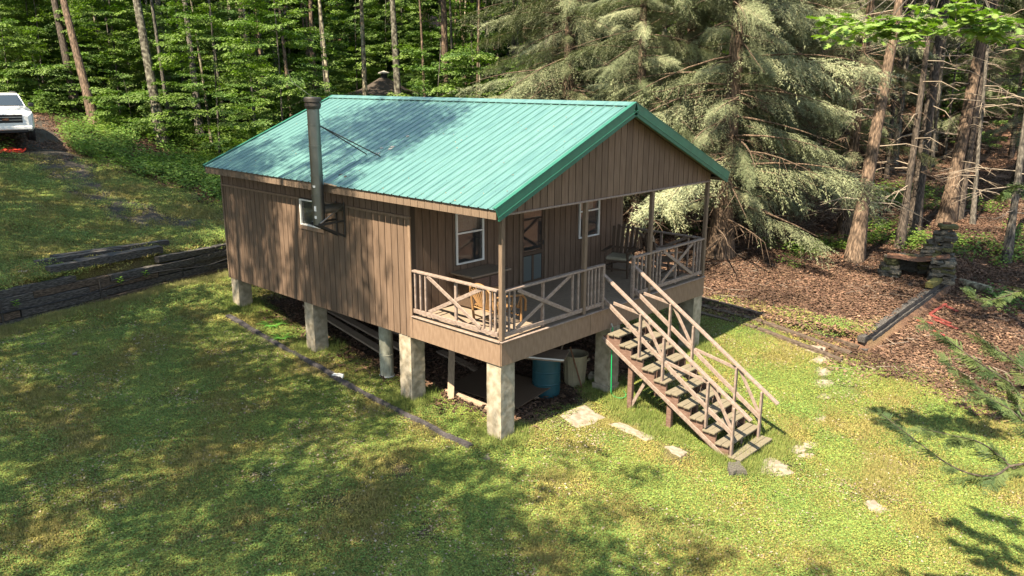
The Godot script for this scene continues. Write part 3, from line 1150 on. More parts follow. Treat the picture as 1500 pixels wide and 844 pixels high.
		# gable end trim
		for g in [[0.262, 1.0], [-10.058, -1.0]]:
			var bb := MB.new()
			bb.box(Transform3D(Basis.IDENTITY, Vector3(0, -0.115, 0)), Vector3(0.02, 0.235, len_ + 0.02), 0.003)
			bb.box(Transform3D(Basis.IDENTITY, Vector3(-0.032 * g[1] * side, 0.008, 0)), Vector3(0.088, 0.012, len_ + 0.02), 0.003)
			bb.box(Transform3D(Basis.IDENTITY, Vector3(-0.012 * g[1] * side, -0.237, 0)), Vector3(0.05, 0.012, len_ + 0.02), 0.003)
			bb.box(Transform3D(Basis.IDENTITY, Vector3(0.013 * g[1] * side, -0.165, 0)), Vector3(0.008, 0.02, len_ + 0.015), 0.002)
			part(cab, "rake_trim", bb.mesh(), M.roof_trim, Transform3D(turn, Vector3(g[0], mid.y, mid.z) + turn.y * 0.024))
			var sb := MB.new()
			sb.box(Transform3D.IDENTITY, Vector3(0.24, 0.012, len_ - 0.25), 0.0)
			part(cab, "rake_soffit", sb.mesh(), M.brown_x, Transform3D(turn, Vector3(g[0] - 0.13 * g[1], mid.y, mid.z) - turn.y * 0.13))
	var cap := MB.new()
	for side in [1.0, -1.0]:
		var d := Vector3(0, -sin(ang), cos(ang) * side)
		var top := Vector3(0, 6.158, -W / 2)
		var q := top + d * 0.17
		var e := q - Vector3(0, 0.010, 0)
		for seg in [[top, q], [q, e]]:
			cap.quad(Vector3(0.275, seg[0].y, seg[0].z), Vector3(-10.075, seg[0].y, seg[0].z), Vector3(-10.075, seg[1].y, seg[1].z), Vector3(0.275, seg[1].y, seg[1].z))
	part(cab, "ridge_cap", cap.mesh(), M.roof)
	for q in [[575, 214], [559, 216], [572, 217], [597, 199], [553, 224], [499, 255], [506, 258]]:
		var p := on_roof(q[0], q[1])
		var o := part(cab, "sealant_patch", rough_box(Vector3(rnd(0.07, 0.13), 0.012, rnd(0.04, 0.07)), 0.03, 0.006), M.sealant if q[1] < 240 else M.iron)
		o.transform = Transform3D(Basis(Vector3.RIGHT, ang).rotated(Vector3(0, cos(ang), sin(ang)), rnd(-0.6, 0.6)), p + Vector3(0, -0.012, 0))
	# railings
	railing(cab, 0, -0.03, -LP + 0.02, -0.10, [-2.39, -2.23, -2.08, -0.46, -0.29, -0.17], [[-2.0, -0.52]])
	railing(cab, 1, -0.03, -0.11, -3.06, [-0.13, -0.24, -0.38, -2.06, -2.24, -2.56, -2.67, -2.79, -2.91, -3.04], [[-0.44, -2.0]])
	railing(cab, 1, -0.03, -4.12, -7.02, [-4.14, -4.29, -4.45, -4.60, -4.90, -5.05, -5.18, -6.62, -6.76, -6.90], [[-5.26, -6.54]])
	railing(cab, 0, -W + 0.06, -LP + 0.02, -0.10, [-2.39, -2.23, -2.08, -0.46, -0.29, -0.17], [[-2.0, -0.52]])
	for zz in [-3.05, -4.13]:
		slab(cab, "newel_post", Vector3(0.07, 0.95, 0.07), Vector3(-0.03, 2.45, zz), M.rail, 0.006)


# ------------------------------------------------------------------ stairs
func build_stairs() -> void:
	var st := thing("porch_stairs", "weathered wooden stairs with open treads and braced handrails leading up to the porch", "stairs", Vector3(1.7, ground(1.7, -3.65), -3.65))
	var o := Vector3(1.7, ground(1.7, -3.65), -3.65)
	var n := 11
	var run := 0.287
	var rise := 0.1785
	var x0 := 3.19
	var y0 := -0.29
	for zz in [-3.07, -4.22]:
		var poly := PackedVector2Array()
		for k in n:
			var cx := x0 - run * k
			var ty := y0 + rise * k - 0.04
			poly.append(Vector2(cx + run / 2 - 0.005, ty - (rise if k > 0 else 0.12)))
			poly.append(Vector2(cx + run / 2 - 0.005, ty))
			if k == n - 1:
				poly.append(Vector2(cx - run / 2, ty))
		poly.append(Vector2(0.02, 1.40))
		poly.append(Vector2(0.02, 1.30))
		poly.append(Vector2(x0 + 0.02, -0.60))
		var b := MB.new()
		b.prism(poly, -0.022, 0.022)
		part(st, "stringer", b.mesh(), M.red_wood, Transform3D(Basis.IDENTITY, Vector3(0, 0, zz) - o))
		beam(st, "stringer_strip", Vector3(0.02, 1.36, zz + 0.036) - o, Vector3(x0 + 0.10, -0.555, zz + 0.036) - o, 0.085, 0.024, M.rail)
	for k in n:
		var cx := x0 - run * k
		var ty := y0 + rise * k
		for d in [-0.072, 0.072]:
			var t := slab(st, "tread", Vector3(0.136, 0.038, 1.30), Vector3(cx + d, ty - 0.02, -3.645 + rnd(-0.01, 0.01)) - o, M.tread, 0.007)
			t.rotation.x = rnd(-0.006, 0.006)
		beam(st, "riser_cleat", Vector3(cx + 0.09, ty - 0.05, -3.64) - o, Vector3(cx + 0.09, ty - rise, -3.64) - o, 0.035, 0.03, M.rail)
	# handrails
	for side in [[-3.10, -3.115], [-4.20, -4.185]]:
		var zz: float = side[0]
		var P := func(xx: float, yy: float, off := 0.0) -> Vector3: return Vector3(xx, yy, zz + off * (1.0 if zz > -3.5 else 1.0)) - o
		beam(st, "handrail", P.call(-0.07, 2.70), P.call(3.42, 0.49), 0.045, 0.09, M.rail)
		beam(st, "mid_rail", P.call(-0.07, 2.19), P.call(3.08, 0.10), 0.085, 0.038, M.rail)
		for p in [[0.93, 2.04, 1.10], [1.50, 1.68, 0.74], [2.52, 1.03, 0.10], [3.09, 0.67, -0.33]]:
			beam(st, "rail_post", P.call(p[0], p[2], 0.038), P.call(p[0], p[1], 0.038), 0.042, 0.075, M.rail)
		for d in [[0.20, 2.12, 0.93, 2.02], [0.93, 2.02, 1.48, 1.16], [1.52, 1.16, 2.50, 0.98], [2.54, 1.0, 3.05, 0.14]]:
			beam(st, "diagonal_brace", P.call(d[0], d[1], -0.034), P.call(d[2], d[3], -0.034), 0.07, 0.022, M.rail)
	# legs below the stringers
	for q in [[0.70, 1.02], [1.66, 0.42]]:
		for zz in [-3.08, -4.21]:
			var gy := ground(q[0], zz)
			slab(st, "leg", Vector3(0.11, q[1] - gy + 0.1, 0.09), Vector3(q[0], (q[1] + gy - 0.1) / 2, zz - 0.07 * signf(zz + 3.6)) - o, M.red_wood, 0.008)
	beam(st, "leg_brace", Vector3(0.72, -0.02, -3.16) - o, Vector3(1.05, 0.62, -3.16) - o, 0.07, 0.03, M.rail)


# ------------------------------------------------------------------ stove flue
func build_flue() -> void:
	var o := Vector3(-4.78, 3.62, 0.54)
	var f := thing("stove_flue", "tall sooty steel stove flue with dark cap rising past the green eave", "chimney flue", o)
	var b := MB.new()
	b.lathe([Vector2(0.0, 0.0), Vector2(0.128, 0.0), Vector2(0.128, 0.62), Vector2(0.124, 0.62), Vector2(0.124, 2.38)], 20)
	part(f, "pipe", b.mesh(), M.flue)
	for y in [0.28, 0.60, 1.02, 1.62, 2.05]:
		var k := MB.new()
		k.lathe([Vector2(0.124, y - 0.016), Vector2(0.134, y - 0.014), Vector2(0.134, y + 0.014), Vector2(0.124, y + 0.016)], 20)
		part(f, "band", k.mesh(), M.flue)
	var c := MB.new()
	c.lathe([Vector2(0.0, 2.34), Vector2(0.14, 2.36), Vector2(0.165, 2.42), Vector2(0.165, 2.475), Vector2(0.145, 2.48), Vector2(0.145, 2.50), Vector2(0.178, 2.505), Vector2(0.178, 2.575), Vector2(0.16, 2.595), Vector2(0.0, 2.605)], 20)
	part(f, "cap", c.mesh(), M.cap)
	for y in [0.16, 0.34]:
		slab(f, "sticker", Vector3(0.05, 0.11 if y > 0.3 else 0.06, 0.004), Vector3(0.055, y, 0.118), M.white, 0.0).rotation.y = 0.42
	slab(f, "sticker", Vector3(0.055, 0.045, 0.004), Vector3(0.055, 0.80, 0.116), M.white, 0.0).rotation.y = 0.42
	# wall bracket
	var br := Node3D.new()
	br.name = "wall_bracket"
	f.add_child(br, true)
	for xx in [-0.15, 0.15]:
		beam(br, "arm", Vector3(xx, 0.02, -0.53), Vector3(xx, 0.02, 0.13), 0.045, 0.012, M.iron)
		beam(br, "strut", Vector3(xx, -0.32, -0.53), Vector3(xx, 0.0, 0.10), 0.045, 0.012, M.iron)
		beam(br, "strut", Vector3(xx, 0.36, -0.53), Vector3(xx, 0.03, 0.08), 0.03, 0.012, M.steel)
		beam(br, "wall_leg", Vector3(xx, -0.34, -0.525), Vector3(xx, 0.42, -0.525), 0.05, 0.014, M.iron)
	slab(br, "shelf", Vector3(0.32, 0.012, 0.34), Vector3(0, -0.008, -0.04), M.iron, 0.002)
	pipe(f, "wall_thimble", [Vector3(0, 0.30, -0.10), Vector3(0, 0.30, -0.56)], 0.10, M.steel, 16)
	beam(f, "eave_strap", Vector3(0.12, 0.86, -0.08), Vector3(0.46, 0.82, -0.16), 0.03, 0.02, M.plank)
	# two rods that brace it against the roof
	for q in [[557, 229], [537, 226]]:
		var p := on_roof(q[0], q[1]) - o
		pipe(f, "brace_rod", [Vector3(0.05, 2.02, -0.12), p], 0.013, M.iron, 6)
	# the guy wire that runs from the cap to the trees
	var w := thing("guy_wire", "thin grey wire running from the flue cap back into the trees", "wire", o + Vector3(0, 2.5, 0))
	var far := at_depth(415, 88, 40.0) - (o + Vector3(0, 2.5, 0))
	pipe(w, "wire", [Vector3(0, 0, -0.15), far * 0.5 - Vector3(0, 0.35, 0), far], 0.008, M.steel, 5)


# ------------------------------------------------------------------ things on the porch
func build_porch_things() -> void:
	# bent twig armchair
	var c := thing("twig_armchair", "honey coloured bent twig armchair with fanned back on the sunny porch corner", "chair", Vector3(-0.98, FLOOR + 0.006, -0.92), PI - 0.12)
	c.scale = Vector3(1.05, 0.84, 1.05)
	for sx in [-1.0, 1.0]:
		for sz in [-1.0, 1.0]:
			pipe(c, "leg", [Vector3(0.33 * sx, 0.0, 0.30 * sz), Vector3(0.32 * sx, 0.62 if sz > 0 else 0.92, 0.30 * sz - (0.0 if sz > 0 else 0.10))], 0.024, M.twig, 8)
		pipe(c, "arm", [Vector3(0.34 * sx, 0.70, -0.36), Vector3(0.36 * sx, 0.69, 0.0), Vector3(0.36 * sx, 0.66, 0.30), Vector3(0.34 * sx, 0.52, 0.40), Vector3(0.33 * sx, 0.25, 0.40)], 0.026, M.twig, 8)
		for i in 4:
			pipe(c, "side_twig", [Vector3(0.33 * sx, 0.30 + 0.02 * i, -0.22 + 0.14 * i), Vector3(0.35 * sx, 0.67, -0.30 + 0.19 * i)], 0.013, M.twig, 6)
	var arch := []
	for i in 13:
		var a := PI * i / 12.0
		arch.append(Vector3(-0.33 * cos(a), 0.66 + 0.30 * sin(a), -0.38 - 0.04 * sin(a)))
	pipe(c, "back_hoop", arch, 0.024, M.twig, 8)
	for i in 11:
		var a := PI * (i + 1.0) / 12.0
		pipe(c, "back_twig", [Vector3(-0.16 * cos(a), 0.37, -0.30), Vector3(-0.33 * cos(a), 0.66 + 0.30 * sin(a), -0.40)], 0.015, M.twig, 6)
	for i in 12:
		pipe(c, "seat_twig", [Vector3(-0.30 + 0.055 * i, 0.38, -0.30), Vector3(-0.30 + 0.055 * i, 0.40, 0.0), Vector3(-0.30 + 0.055 * i, 0.37, 0.34)], 0.019, M.twig, 6)
	for y in [0.14, 0.33]:
		pipe(c, "stretcher", [Vector3(-0.33, y, 0.30), Vector3(0.33, y, 0.30)], 0.018, M.twig, 6)
		pipe(c, "stretcher", [Vector3(-0.33, y, -0.31), Vector3(0.33, y, -0.31)], 0.018, M.twig, 6)
	# low chest under the porch window
	var t := thing("porch_chest", "dark wooden chest with overhanging top below the porch window", "chest", Vector3(-2.10, FLOOR + 0.006, -1.58))
	slab(t, "body", Vector3(0.50, 0.66, 0.92), Vector3(0, 0.36, 0), M.dark_wood, 0.008)
	slab(t, "top", Vector3(0.66, 0.04, 1.16), Vector3(0, 0.712, 0), M.deck, 0.008)
	for zz in [-0.23, 0.23]:
		slab(t, "door_panel", Vector3(0.014, 0.54, 0.40), Vector3(0.254, 0.37, zz), M.red_wood, 0.005)
	for zz in [-0.40, 0.40]:
		slab(t, "foot", Vector3(0.46, 0.03, 0.06), Vector3(0, 0.015, zz), M.dark_wood, 0.004)
	# cushioned slat chair
	var k := thing("cushioned_chair", "dark slat back porch chair with pale cushion against the house wall", "chair", Vector3(-1.55, FLOOR + 0.006, -5.75), 0.35)
	for sx in [-1.0, 1.0]:
		beam(k, "leg", Vector3(0.29 * sx, 0.0, 0.28), Vector3(0.27 * sx, 0.62, 0.27), 0.05, 0.05, M.dark_wood)
		beam(k, "leg", Vector3(0.27 * sx, 0.0, -0.30), Vector3(0.26 * sx, 0.42, -0.26), 0.05, 0.05, M.dark_wood)
		beam(k, "armrest", Vector3(0.30 * sx, 0.63, -0.36), Vector3(0.30 * sx, 0.64, 0.36), 0.03, 0.11, M.dark_wood)
		beam(k, "stretcher", Vector3(0.28 * sx, 0.18, -0.28), Vector3(0.28 * sx, 0.18, 0.27), 0.04, 0.03, M.dark_wood)
	beam(k, "stretcher", Vector3(-0.27, 0.20, 0.28), Vector3(0.27, 0.20, 0.28), 0.04, 0.03, M.dark_wood)
	slab(k, "seat", Vector3(0.58, 0.035, 0.60), Vector3(0, 0.40, 0.0), M.dark_wood, 0.008)
	slab(k, "cushion", Vector3(0.55, 0.08, 0.56), Vector3(0, 0.458, 0.01), M.cushion, 0.03)
	for i in 6:
		var xx := -0.25 + 0.10 * i
		var top := 1.10 + 0.09 * cos((i - 2.5) * 0.55)
		beam(k, "back_slat", Vector3(xx, 0.40, -0.28), Vector3(xx * 1.2, top, -0.52), 0.018, 0.075, M.dark_wood)
	beam(k, "back_rail", Vector3(-0.30, 0.62, -0.365), Vector3(0.30, 0.62, -0.365), 0.05, 0.02, M.dark_wood)
	# rocking chair at the far end
	var r := thing("rocking_chair", "weathered rocking chair with rounded back at the porch end by the woods", "chair", Vector3(-0.72, FLOOR + 0.006, -6.42), 2.6)
	for sx in [-1.0, 1.0]:
		var rk := []
		for i in 9:
			var a := -0.55 + 1.1 * i / 8.0
			rk.append(Vector3(0.27 * sx, 0.02 + 0.75 * (1.0 - cos(a)), 0.75 * sin(a)))
		pipe(r, "rocker", rk, 0.02, M.dark_wood, 6)
		beam(r, "leg", Vector3(0.27 * sx, 0.06, 0.26), Vector3(0.27 * sx, 0.62, 0.26), 0.04, 0.04, M.dark_wood)
		beam(r, "leg", Vector3(0.27 * sx, 0.06, -0.24), Vector3(0.27 * sx, 0.98, -0.42), 0.04, 0.04, M.dark_wood)
		beam(r, "armrest", Vector3(0.29 * sx, 0.63, -0.32), Vector3(0.29 * sx, 0.63, 0.32), 0.025, 0.09, M.rail)
	var hoop := []
	for i in 13:
		var a := PI * i / 12.0
		hoop.append(Vector3(-0.28 * cos(a), 0.92 + 0.18 * sin(a), -0.43))
	pipe(r, "back_hoop", hoop, 0.025, M.plank, 8)
	for i in 5:
		beam(r, "back_slat", Vector3(-0.20 + 0.10 * i, 0.42, -0.28), Vector3(-0.20 + 0.10 * i, 1.04, -0.43), 0.016, 0.06, M.dark_wood)
	slab(r, "seat", Vector3(0.56, 0.035, 0.54), Vector3(0, 0.42, 0), M.dark_wood, 0.01)


# ------------------------------------------------------------------ things under and beside the house
func barrel_profile(r: float, h: float) -> Array:
	return [Vector2(0.0, 0.0), Vector2(r * 0.93, 0.0), Vector2(r * 0.97, 0.03), Vector2(r, 0.10), Vector2(r, h * 0.33), Vector2(r * 1.03, h * 0.35), Vector2(r, h * 0.37), Vector2(r, h * 0.64), Vector2(r * 1.03, h * 0.66), Vector2(r, h * 0.68), Vector2(r, h - 0.05), Vector2(r * 0.95, h), Vector2(0.0, h)]

func build_under_house() -> void:
	var p := Vector3(-0.98, 0, -2.42)
	p.y = ground(p.x, p.z) - 0.01
	var d := thing("plastic_barrel", "blue plastic barrel standing in the shade under the porch", "barrel", p)
	var b := MB.new()
	b.lathe(barrel_profile(0.30, 0.86), 24)
	part(d, "drum", b.mesh(), M.blue)
	for a in [0.6, 3.7]:
		part(d, "bung", cyl(0.04, 0.03), M.blue, at(0.18 * cos(a), 0.865, 0.18 * sin(a)))
	var board := thing("cover_board", "thin grey board laid over the top of the blue barrel", "board", p + Vector3(-0.05, 0.893, 0.0), 0.5)
	slab(board, "sheet", Vector3(0.95, 0.018, 0.75), Vector3.ZERO, M.plank, 0.003)
	slab(board, "edge_batten", Vector3(0.95, 0.03, 0.03), Vector3(0, 0.026, 0.34), M.white, 0.003)
	# beige dustbin
	var q := Vector3(-0.92, 0, -3.32)
	q.y = ground(q.x, q.z) - 0.01
	var can := thing("dustbin", "beige ribbed plastic dustbin standing open under the porch", "dustbin", q, 0.3)
	var cb := MB.new()
	cb.lathe([Vector2(0.0, 0.0), Vector2(0.20, 0.0), Vector2(0.215, 0.02), Vector2(0.27, 0.68), Vector2(0.295, 0.685), Vector2(0.30, 0.72), Vector2(0.28, 0.725), Vector2(0.26, 0.68), Vector2(0.20, 0.03), Vector2(0.0, 0.03)], 28)
	part(can, "body", cb.mesh(), M.beige)
	for i in 14:
		var a := TAU * i / 14.0
		beam(can, "rib", Vector3(cos(a) * 0.222, 0.05, sin(a) * 0.222), Vector3(cos(a) * 0.266, 0.60, sin(a) * 0.266), 0.014, 0.03, M.beige)
	for s in [-1.0, 1.0]:
		slab(can, "handle", Vector3(0.05, 0.03, 0.13), Vector3(0.31 * s, 0.62, 0), M.beige, 0.008)
	# concrete block
	var cbk := thing("concrete_block", "grey concrete block beside the middle porch pier", "block", Vector3(-0.62, ground(-0.62, -3.75), -3.78), 0.4)
	for zz in [-0.075, 0.075]:
		slab(cbk, "face_shell", Vector3(0.39, 0.19, 0.035), Vector3(0, 0.09, zz), M.concrete, 0.006)
	for xx in [-0.175, 0.0, 0.175]:
		slab(cbk, "web", Vector3(0.035, 0.185, 0.112), Vector3(xx, 0.09, 0), M.concrete, 0.004)
	# hose
	var ho := thing("garden_hose", "green garden hose hanging down the middle porch pier", "hose", Vector3(0.05, ground(0.05, -3.2), -3.2))
	var pts := []
	for i in 9:
		var t := i / 8.0
		pts.append(Vector3(0.03 + 0.05 * sin(t * 2.5), 1.56 - ground(0.05, -3.2) - t * 1.50, -0.10 + 0.06 * sin(t * 3.0)))
	for i in 12:
		var a := i * 0.5
		pts.append(Vector3(0.18 + 0.16 * cos(a + 3.0), 0.03, -0.12 - 0.14 * sin(a + 2.4) - 0.02 * i))
	pipe(ho, "tube", smooth(pts), 0.013, M.hose, 8)
	pipe(ho, "nozzle", [pts[0] + Vector3(0, -0.02, 0), pts[0] + Vector3(-0.04, 0.05, 0.0)], 0.02, M.sealant, 8)
	# drain pipe
	var dz := -0.50
	var dp := thing("drain_pipe", "pale scuffed plastic drain pipe standing under the long wall", "pipe", Vector3(-4.02, ground(-4.02, dz) - 0.05, dz))
	var db := MB.new()
	var hh := 1.55 - dp.position.y
	db.lathe([Vector2(0.0, 0.0), Vector2(0.165, 0.0), Vector2(0.165, 0.10), Vector2(0.152, 0.115), Vector2(0.152, hh * 0.38), Vector2(0.158, hh * 0.385), Vector2(0.158, hh * 0.40), Vector2(0.152, hh * 0.405), Vector2(0.152, hh)], 24)
	part(dp, "pipe_wall", db.mesh(), M.pvc)
	var dc := MB.new()
	dc.lathe([Vector2(0.166, 0.02), Vector2(0.172, 0.03), Vector2(0.172, 0.085), Vector2(0.166, 0.095)], 24)
	part(dp, "base_collar", dc.mesh(), M.white)
	# lumber stored in the shade
	var lum := [
		[Vector3(-2.55, 0.0, -0.98), Vector3(-0.75, 0.0, -0.98), 0.07, 0.15, "long pinkish plank lying under the porch skirt", "plank"],
		[Vector3(-4.4, 0.0, -2.4), Vector3(-0.9, 0.0, -2.0), 0.05, 0.20, "grey board lying deep under the porch floor", "board"],
		[Vector3(-8.6, 0.15, -1.4), Vector3(-4.9, 0.06, -1.2), 0.05, 0.22, "long grey plank propped low under the house floor", "plank"],
		[Vector3(-8.2, 0.12, -1.75), Vector3(-4.4, 0.10, -1.6), 0.05, 0.22, "second long plank stored behind the first under the house", "plank"],
		[Vector3(-9.0, 0.05, -2.2), Vector3(-5.6, 0.03, -2.3), 0.10, 0.12, "squared timber lying on the dirt under the house", "timber"],
	]
	for l in lum:
		var a: Vector3 = l[0]
		var e: Vector3 = l[1]
		a.y += ground(a.x, a.z) + l[2] / 2 - 0.01
		e.y += ground(e.x, e.z) + l[2] / 2 - 0.01
		var o := beam(self, "stored_" + str(l[5]), a, e, l[2], l[3], M.plank)
		tag(o, l[4], l[5])
	var ply := slab(self, "plywood_sheet", Vector3(2.0, 0.018, 1.25), Vector3(-1.7, ground(-1.7, -1.7) + 0.16, -1.75), M.dark_wood, 0.003)
	ply.rotation = Vector3(0.11, 0.05, 0.02)
	tag(ply, "dark plywood sheet lying tilted under the porch behind the pinkish plank", "sheet")
	var lean := beam(self, "leaning_board", Vector3(-2.2, ground(-2.2, -0.8), -0.75), Vector3(-2.62, 1.2, -1.2), 0.02, 0.14, M.plank)
	tag(lean, "narrow board leaning behind the pier at the porch wall corner", "board")
	# old tools in the dark
	for q2 in [[Vector3(-0.55, 0.0, -3.15), Vector3(-0.85, 0.95, -3.05), M.rust, "rusty iron bar leaning beside the dustbin"], [Vector3(-1.35, 0.0, -3.0), Vector3(-1.2, 1.2, -3.4), M.plank, "wooden tool handle leaning behind the dustbin"]]:
		var a: Vector3 = q2[0]
		a.y = ground(a.x, a.z) - 0.02
		var o := pipe(self, "tool_handle", [a, q2[1]], 0.017, q2[2], 8)
		tag(o, q2[3], "handle")

func cyl(r: float, h: float) -> Mesh:
	var key := "cyl %.3f %.3f" % [r, h]
	if not cache.has(key):
		var b := MB.new()
		b.lathe([Vector2(0, -h / 2), Vector2(r, -h / 2), Vector2(r, h / 2), Vector2(0, h / 2)], 16)
		cache[key] = b.mesh()
	return cache[key]

func smooth(pts: Array) -> Array:
	var out := []
	for i in pts.size() - 1:
		var a: Vector3 = pts[maxi(i - 1, 0)]
		var b: Vector3 = pts[i]
		var c: Vector3 = pts[i + 1]
		var d: Vector3 = pts[mini(i + 2, pts.size() - 1)]
		for k in 3:
			out.append(b.cubic_interpolate(c, a, d, k / 3.0))
	out.append(pts[pts.size() - 1])
	return out

func flagstone(poly: Array, th: float) -> Mesh:
	# an irregular flat stone: outline with a worn rim
	var mid := Vector3.ZERO
	for p in poly: mid += p
	mid /= poly.size()
	var ring := []
	for i in poly.size():
		var a: Vector3 = poly[i]
		var b: Vector3 = poly[(i + 1) % poly.size()]
		for k in 4:
			var q := a.lerp(b, k / 4.0)
			q += (q - mid).normalized() * rnd(-0.045, 0.035)
			ring.append(q - mid)
	var b := MB.new()
	for i in ring.size():
		var p: Vector3 = ring[i]
		var q: Vector3 = ring[(i + 1) % ring.size()]
		var pi: Vector3 = p * 0.92 + Vector3(0, th + rnd(-0.002, 0.002), 0)
		var qi := q * 0.92 + Vector3(0, th, 0)
		b.face([Vector3(0, th + 0.002, 0), pi, qi], Vector3(0, -1, 0))
		b.face([p + Vector3(0, th * 0.5, 0), q + Vector3(0, th * 0.5, 0), qi, pi], Vector3(0, -1, 0))
		b.face([p - Vector3(0, 0.1, 0), q - Vector3(0, 0.1, 0), q + Vector3(0, th * 0.5, 0), p + Vector3(0, th * 0.5, 0)], Vector3(0, 0, 0))
	return b.mesh()

func stone_px(called: String, label: String, category: String, px: Array, th: float, mat_: Material, group := "") -> void:
	var poly := []
	var mid := Vector3.ZERO
	for q in px:
		var p := on_ground(q[0], q[1])
		poly.append(p)
		mid += p
	mid /= poly.size()
	mid.y = ground(mid.x, mid.z)
	var big := called == "concrete_slab"
	for p in poly:
		kept_clear.append(Vector3(mid.x, mid.z, 0.24).lerp(Vector3(p.x, p.z, 0.2 if big else 0.16), 0.8 if big else 0.45))
		if big: kept_clear.append(Vector3(mid.x, mid.z, 0.3).lerp(Vector3(p.x, p.z, 0.3), 0.4))
	kept_clear.append(Vector3(mid.x, mid.z, 0.26))
	var o := part(self, called, flagstone(poly, th), mat_, Transform3D(Basis.IDENTITY, mid + Vector3(0, 0.004, 0)))
	tag(o, label, category, group)

func build_yard() -> void:
	stone_px("concrete_slab", "pale rectangular concrete slab half in the shade of the porch", "slab", [[818, 609], [857, 593], [889, 612], [848, 629]], 0.016, M.paver)
	stone_px("concrete_slab", "long narrow pale slab between the porch piers and the stair legs", "slab", [[890, 622], [906, 618], [960, 641], [948, 648]], 0.016, M.paver)
	stone_px("concrete_slab", "small pale slab half grown over beside the second stair leg", "slab", [[972, 655], [984, 652], [1008, 664], [998, 672]], 0.016, M.paver)
	stone_px("concrete_slab", "broad pale slab at the foot of the porch stairs", "slab", [[1098, 694], [1128, 668], [1150, 680], [1165, 694], [1140, 700]], 0.016, M.paver)
	stone_px("rubble_stone", "dark broken stone tucked under the lowest stair tread", "stone", [[1062, 684], [1082, 682], [1092, 697], [1068, 699]], 0.10, M.stone)
	var walk := [[1195, 512, 15, 6], [1204, 528, 17, 6], [1204, 545, 20, 7], [1203, 562, 19, 7], [1207, 581, 12, 5], [1200, 613, 11, 6], [1187, 652, 12, 5], [1168, 659, 16, 6], [1180, 668, 13, 4]]
	for w in walk:
		var u: float = w[0]
		var v: float = w[1]
		var du: float = w[2]
		var dv: float = w[3]
		stone_px("stepping_stone", "flat pale stepping stone set in the sunny lawn between stairs and timber terrace", "stepping stone", [[u - du, v + dv * 0.3], [u - du * 0.3, v - dv], [u + du, v - dv * 0.5], [u + du * 0.8, v + dv * 0.7], [u - du * 0.2, v + dv]], 0.012, M.paver, "stepping stones in the lawn")
	stone_px("sunken_stone", "grey flat stone sunk in the shaded lawn by a bare dirt patch", "stone", [[1262, 736], [1280, 732], [1306, 750], [1296, 756], [1275, 748]], 0.016, M.paver)
	# sunken black edging strip along the long wall
	var line := []
	for q in [[334, 464], [380, 490], [430, 518], [478, 545], [520, 571], [570, 596], [612, 617], [655, 640], [690, 656]]:
		line.append(on_ground(q[0], q[1]))
	var ed := thing("landscape_edging", "sunken blackish timber edging strip running across the lawn along the long wall", "edging", line[4])
	for i in line.size() - 1:
		var a: Vector3 = line[i] - line[4] + Vector3(0, 0.008 + rnd(-0.008, 0.008), 0)
		var b: Vector3 = line[i + 1] - line[4] + Vector3(0, 0.008 + rnd(-0.008, 0.008), 0)
		var m := rough_box(Vector3(a.distance_to(b) + 0.02, 0.09, rnd(0.10, 0.15)), 0.05, 0.012)
		part(ed, "strip", m, M.tar, along(a, b))
		for t in 6:
			var q: Vector3 = line[i].lerp(line[i + 1], t / 6.0)
			kept_clear.append(Vector3(q.x, q.z, 0.31))
	# crumpled white scrap by the edging
	var wp := on_ground(495, 553)
	var s := part(self, "plastic_scrap", rough_box(Vector3(0.26, 0.06, 0.16), 0.04, 0.035), M.white, Transform3D(Basis(Vector3.UP, 0.6), wp + Vector3(0, 0.02, 0)))
	tag(s, "crumpled white plastic scrap lying beside the edging strip", "scrap")
	# pale field stones by the back pier
	var i := 0
	for q in [[335, 393], [328, 399], [341, 397], [318, 402], [712, 672], [110, 520], [60, 505]]:
		var p := on_ground(q[0], q[1])
		var r := part(self, "field_stone", rough_box(Vector3(rnd(0.12, 0.22), rnd(0.06, 0.12), rnd(0.1, 0.18)), 0.05, 0.02), M.stone_pale, Transform3D(Basis(Vector3.UP, rnd(0, 3)), p))
		tag(r, "small pale field stone lying loose on the lawn", "stone", "small field stones on the lawn")
	# red rope in front of the car
	var rp := on_ground(14, 222)
	var ro := thing("red_rope", "tangled bright red rope lying on the grass in front of the white car", "rope", rp)
	var pts := []
	for k in 46:
		var a := k * 0.62
		pts.append(Vector3(0.55 * cos(a) * (1.0 + 0.3 * sin(k * 0.8)), 0.05 + 0.05 * sin(k * 1.7), 0.35 * sin(a) + 0.012 * k - 0.25))
	pipe(ro, "coil", smooth(pts), 0.028, M.red, 6)


# ------------------------------------------------------------------ timber walls
func tie(parent: Node3D, called: String, p: Vector3, q: Vector3, h: float, w: float, m: Material) -> MeshInstance3D:
	return part(parent, called, rough_box(Vector3(p.distance_to(q) - 0.02, h, w), 0.09, 0.008), m, along(p, q))

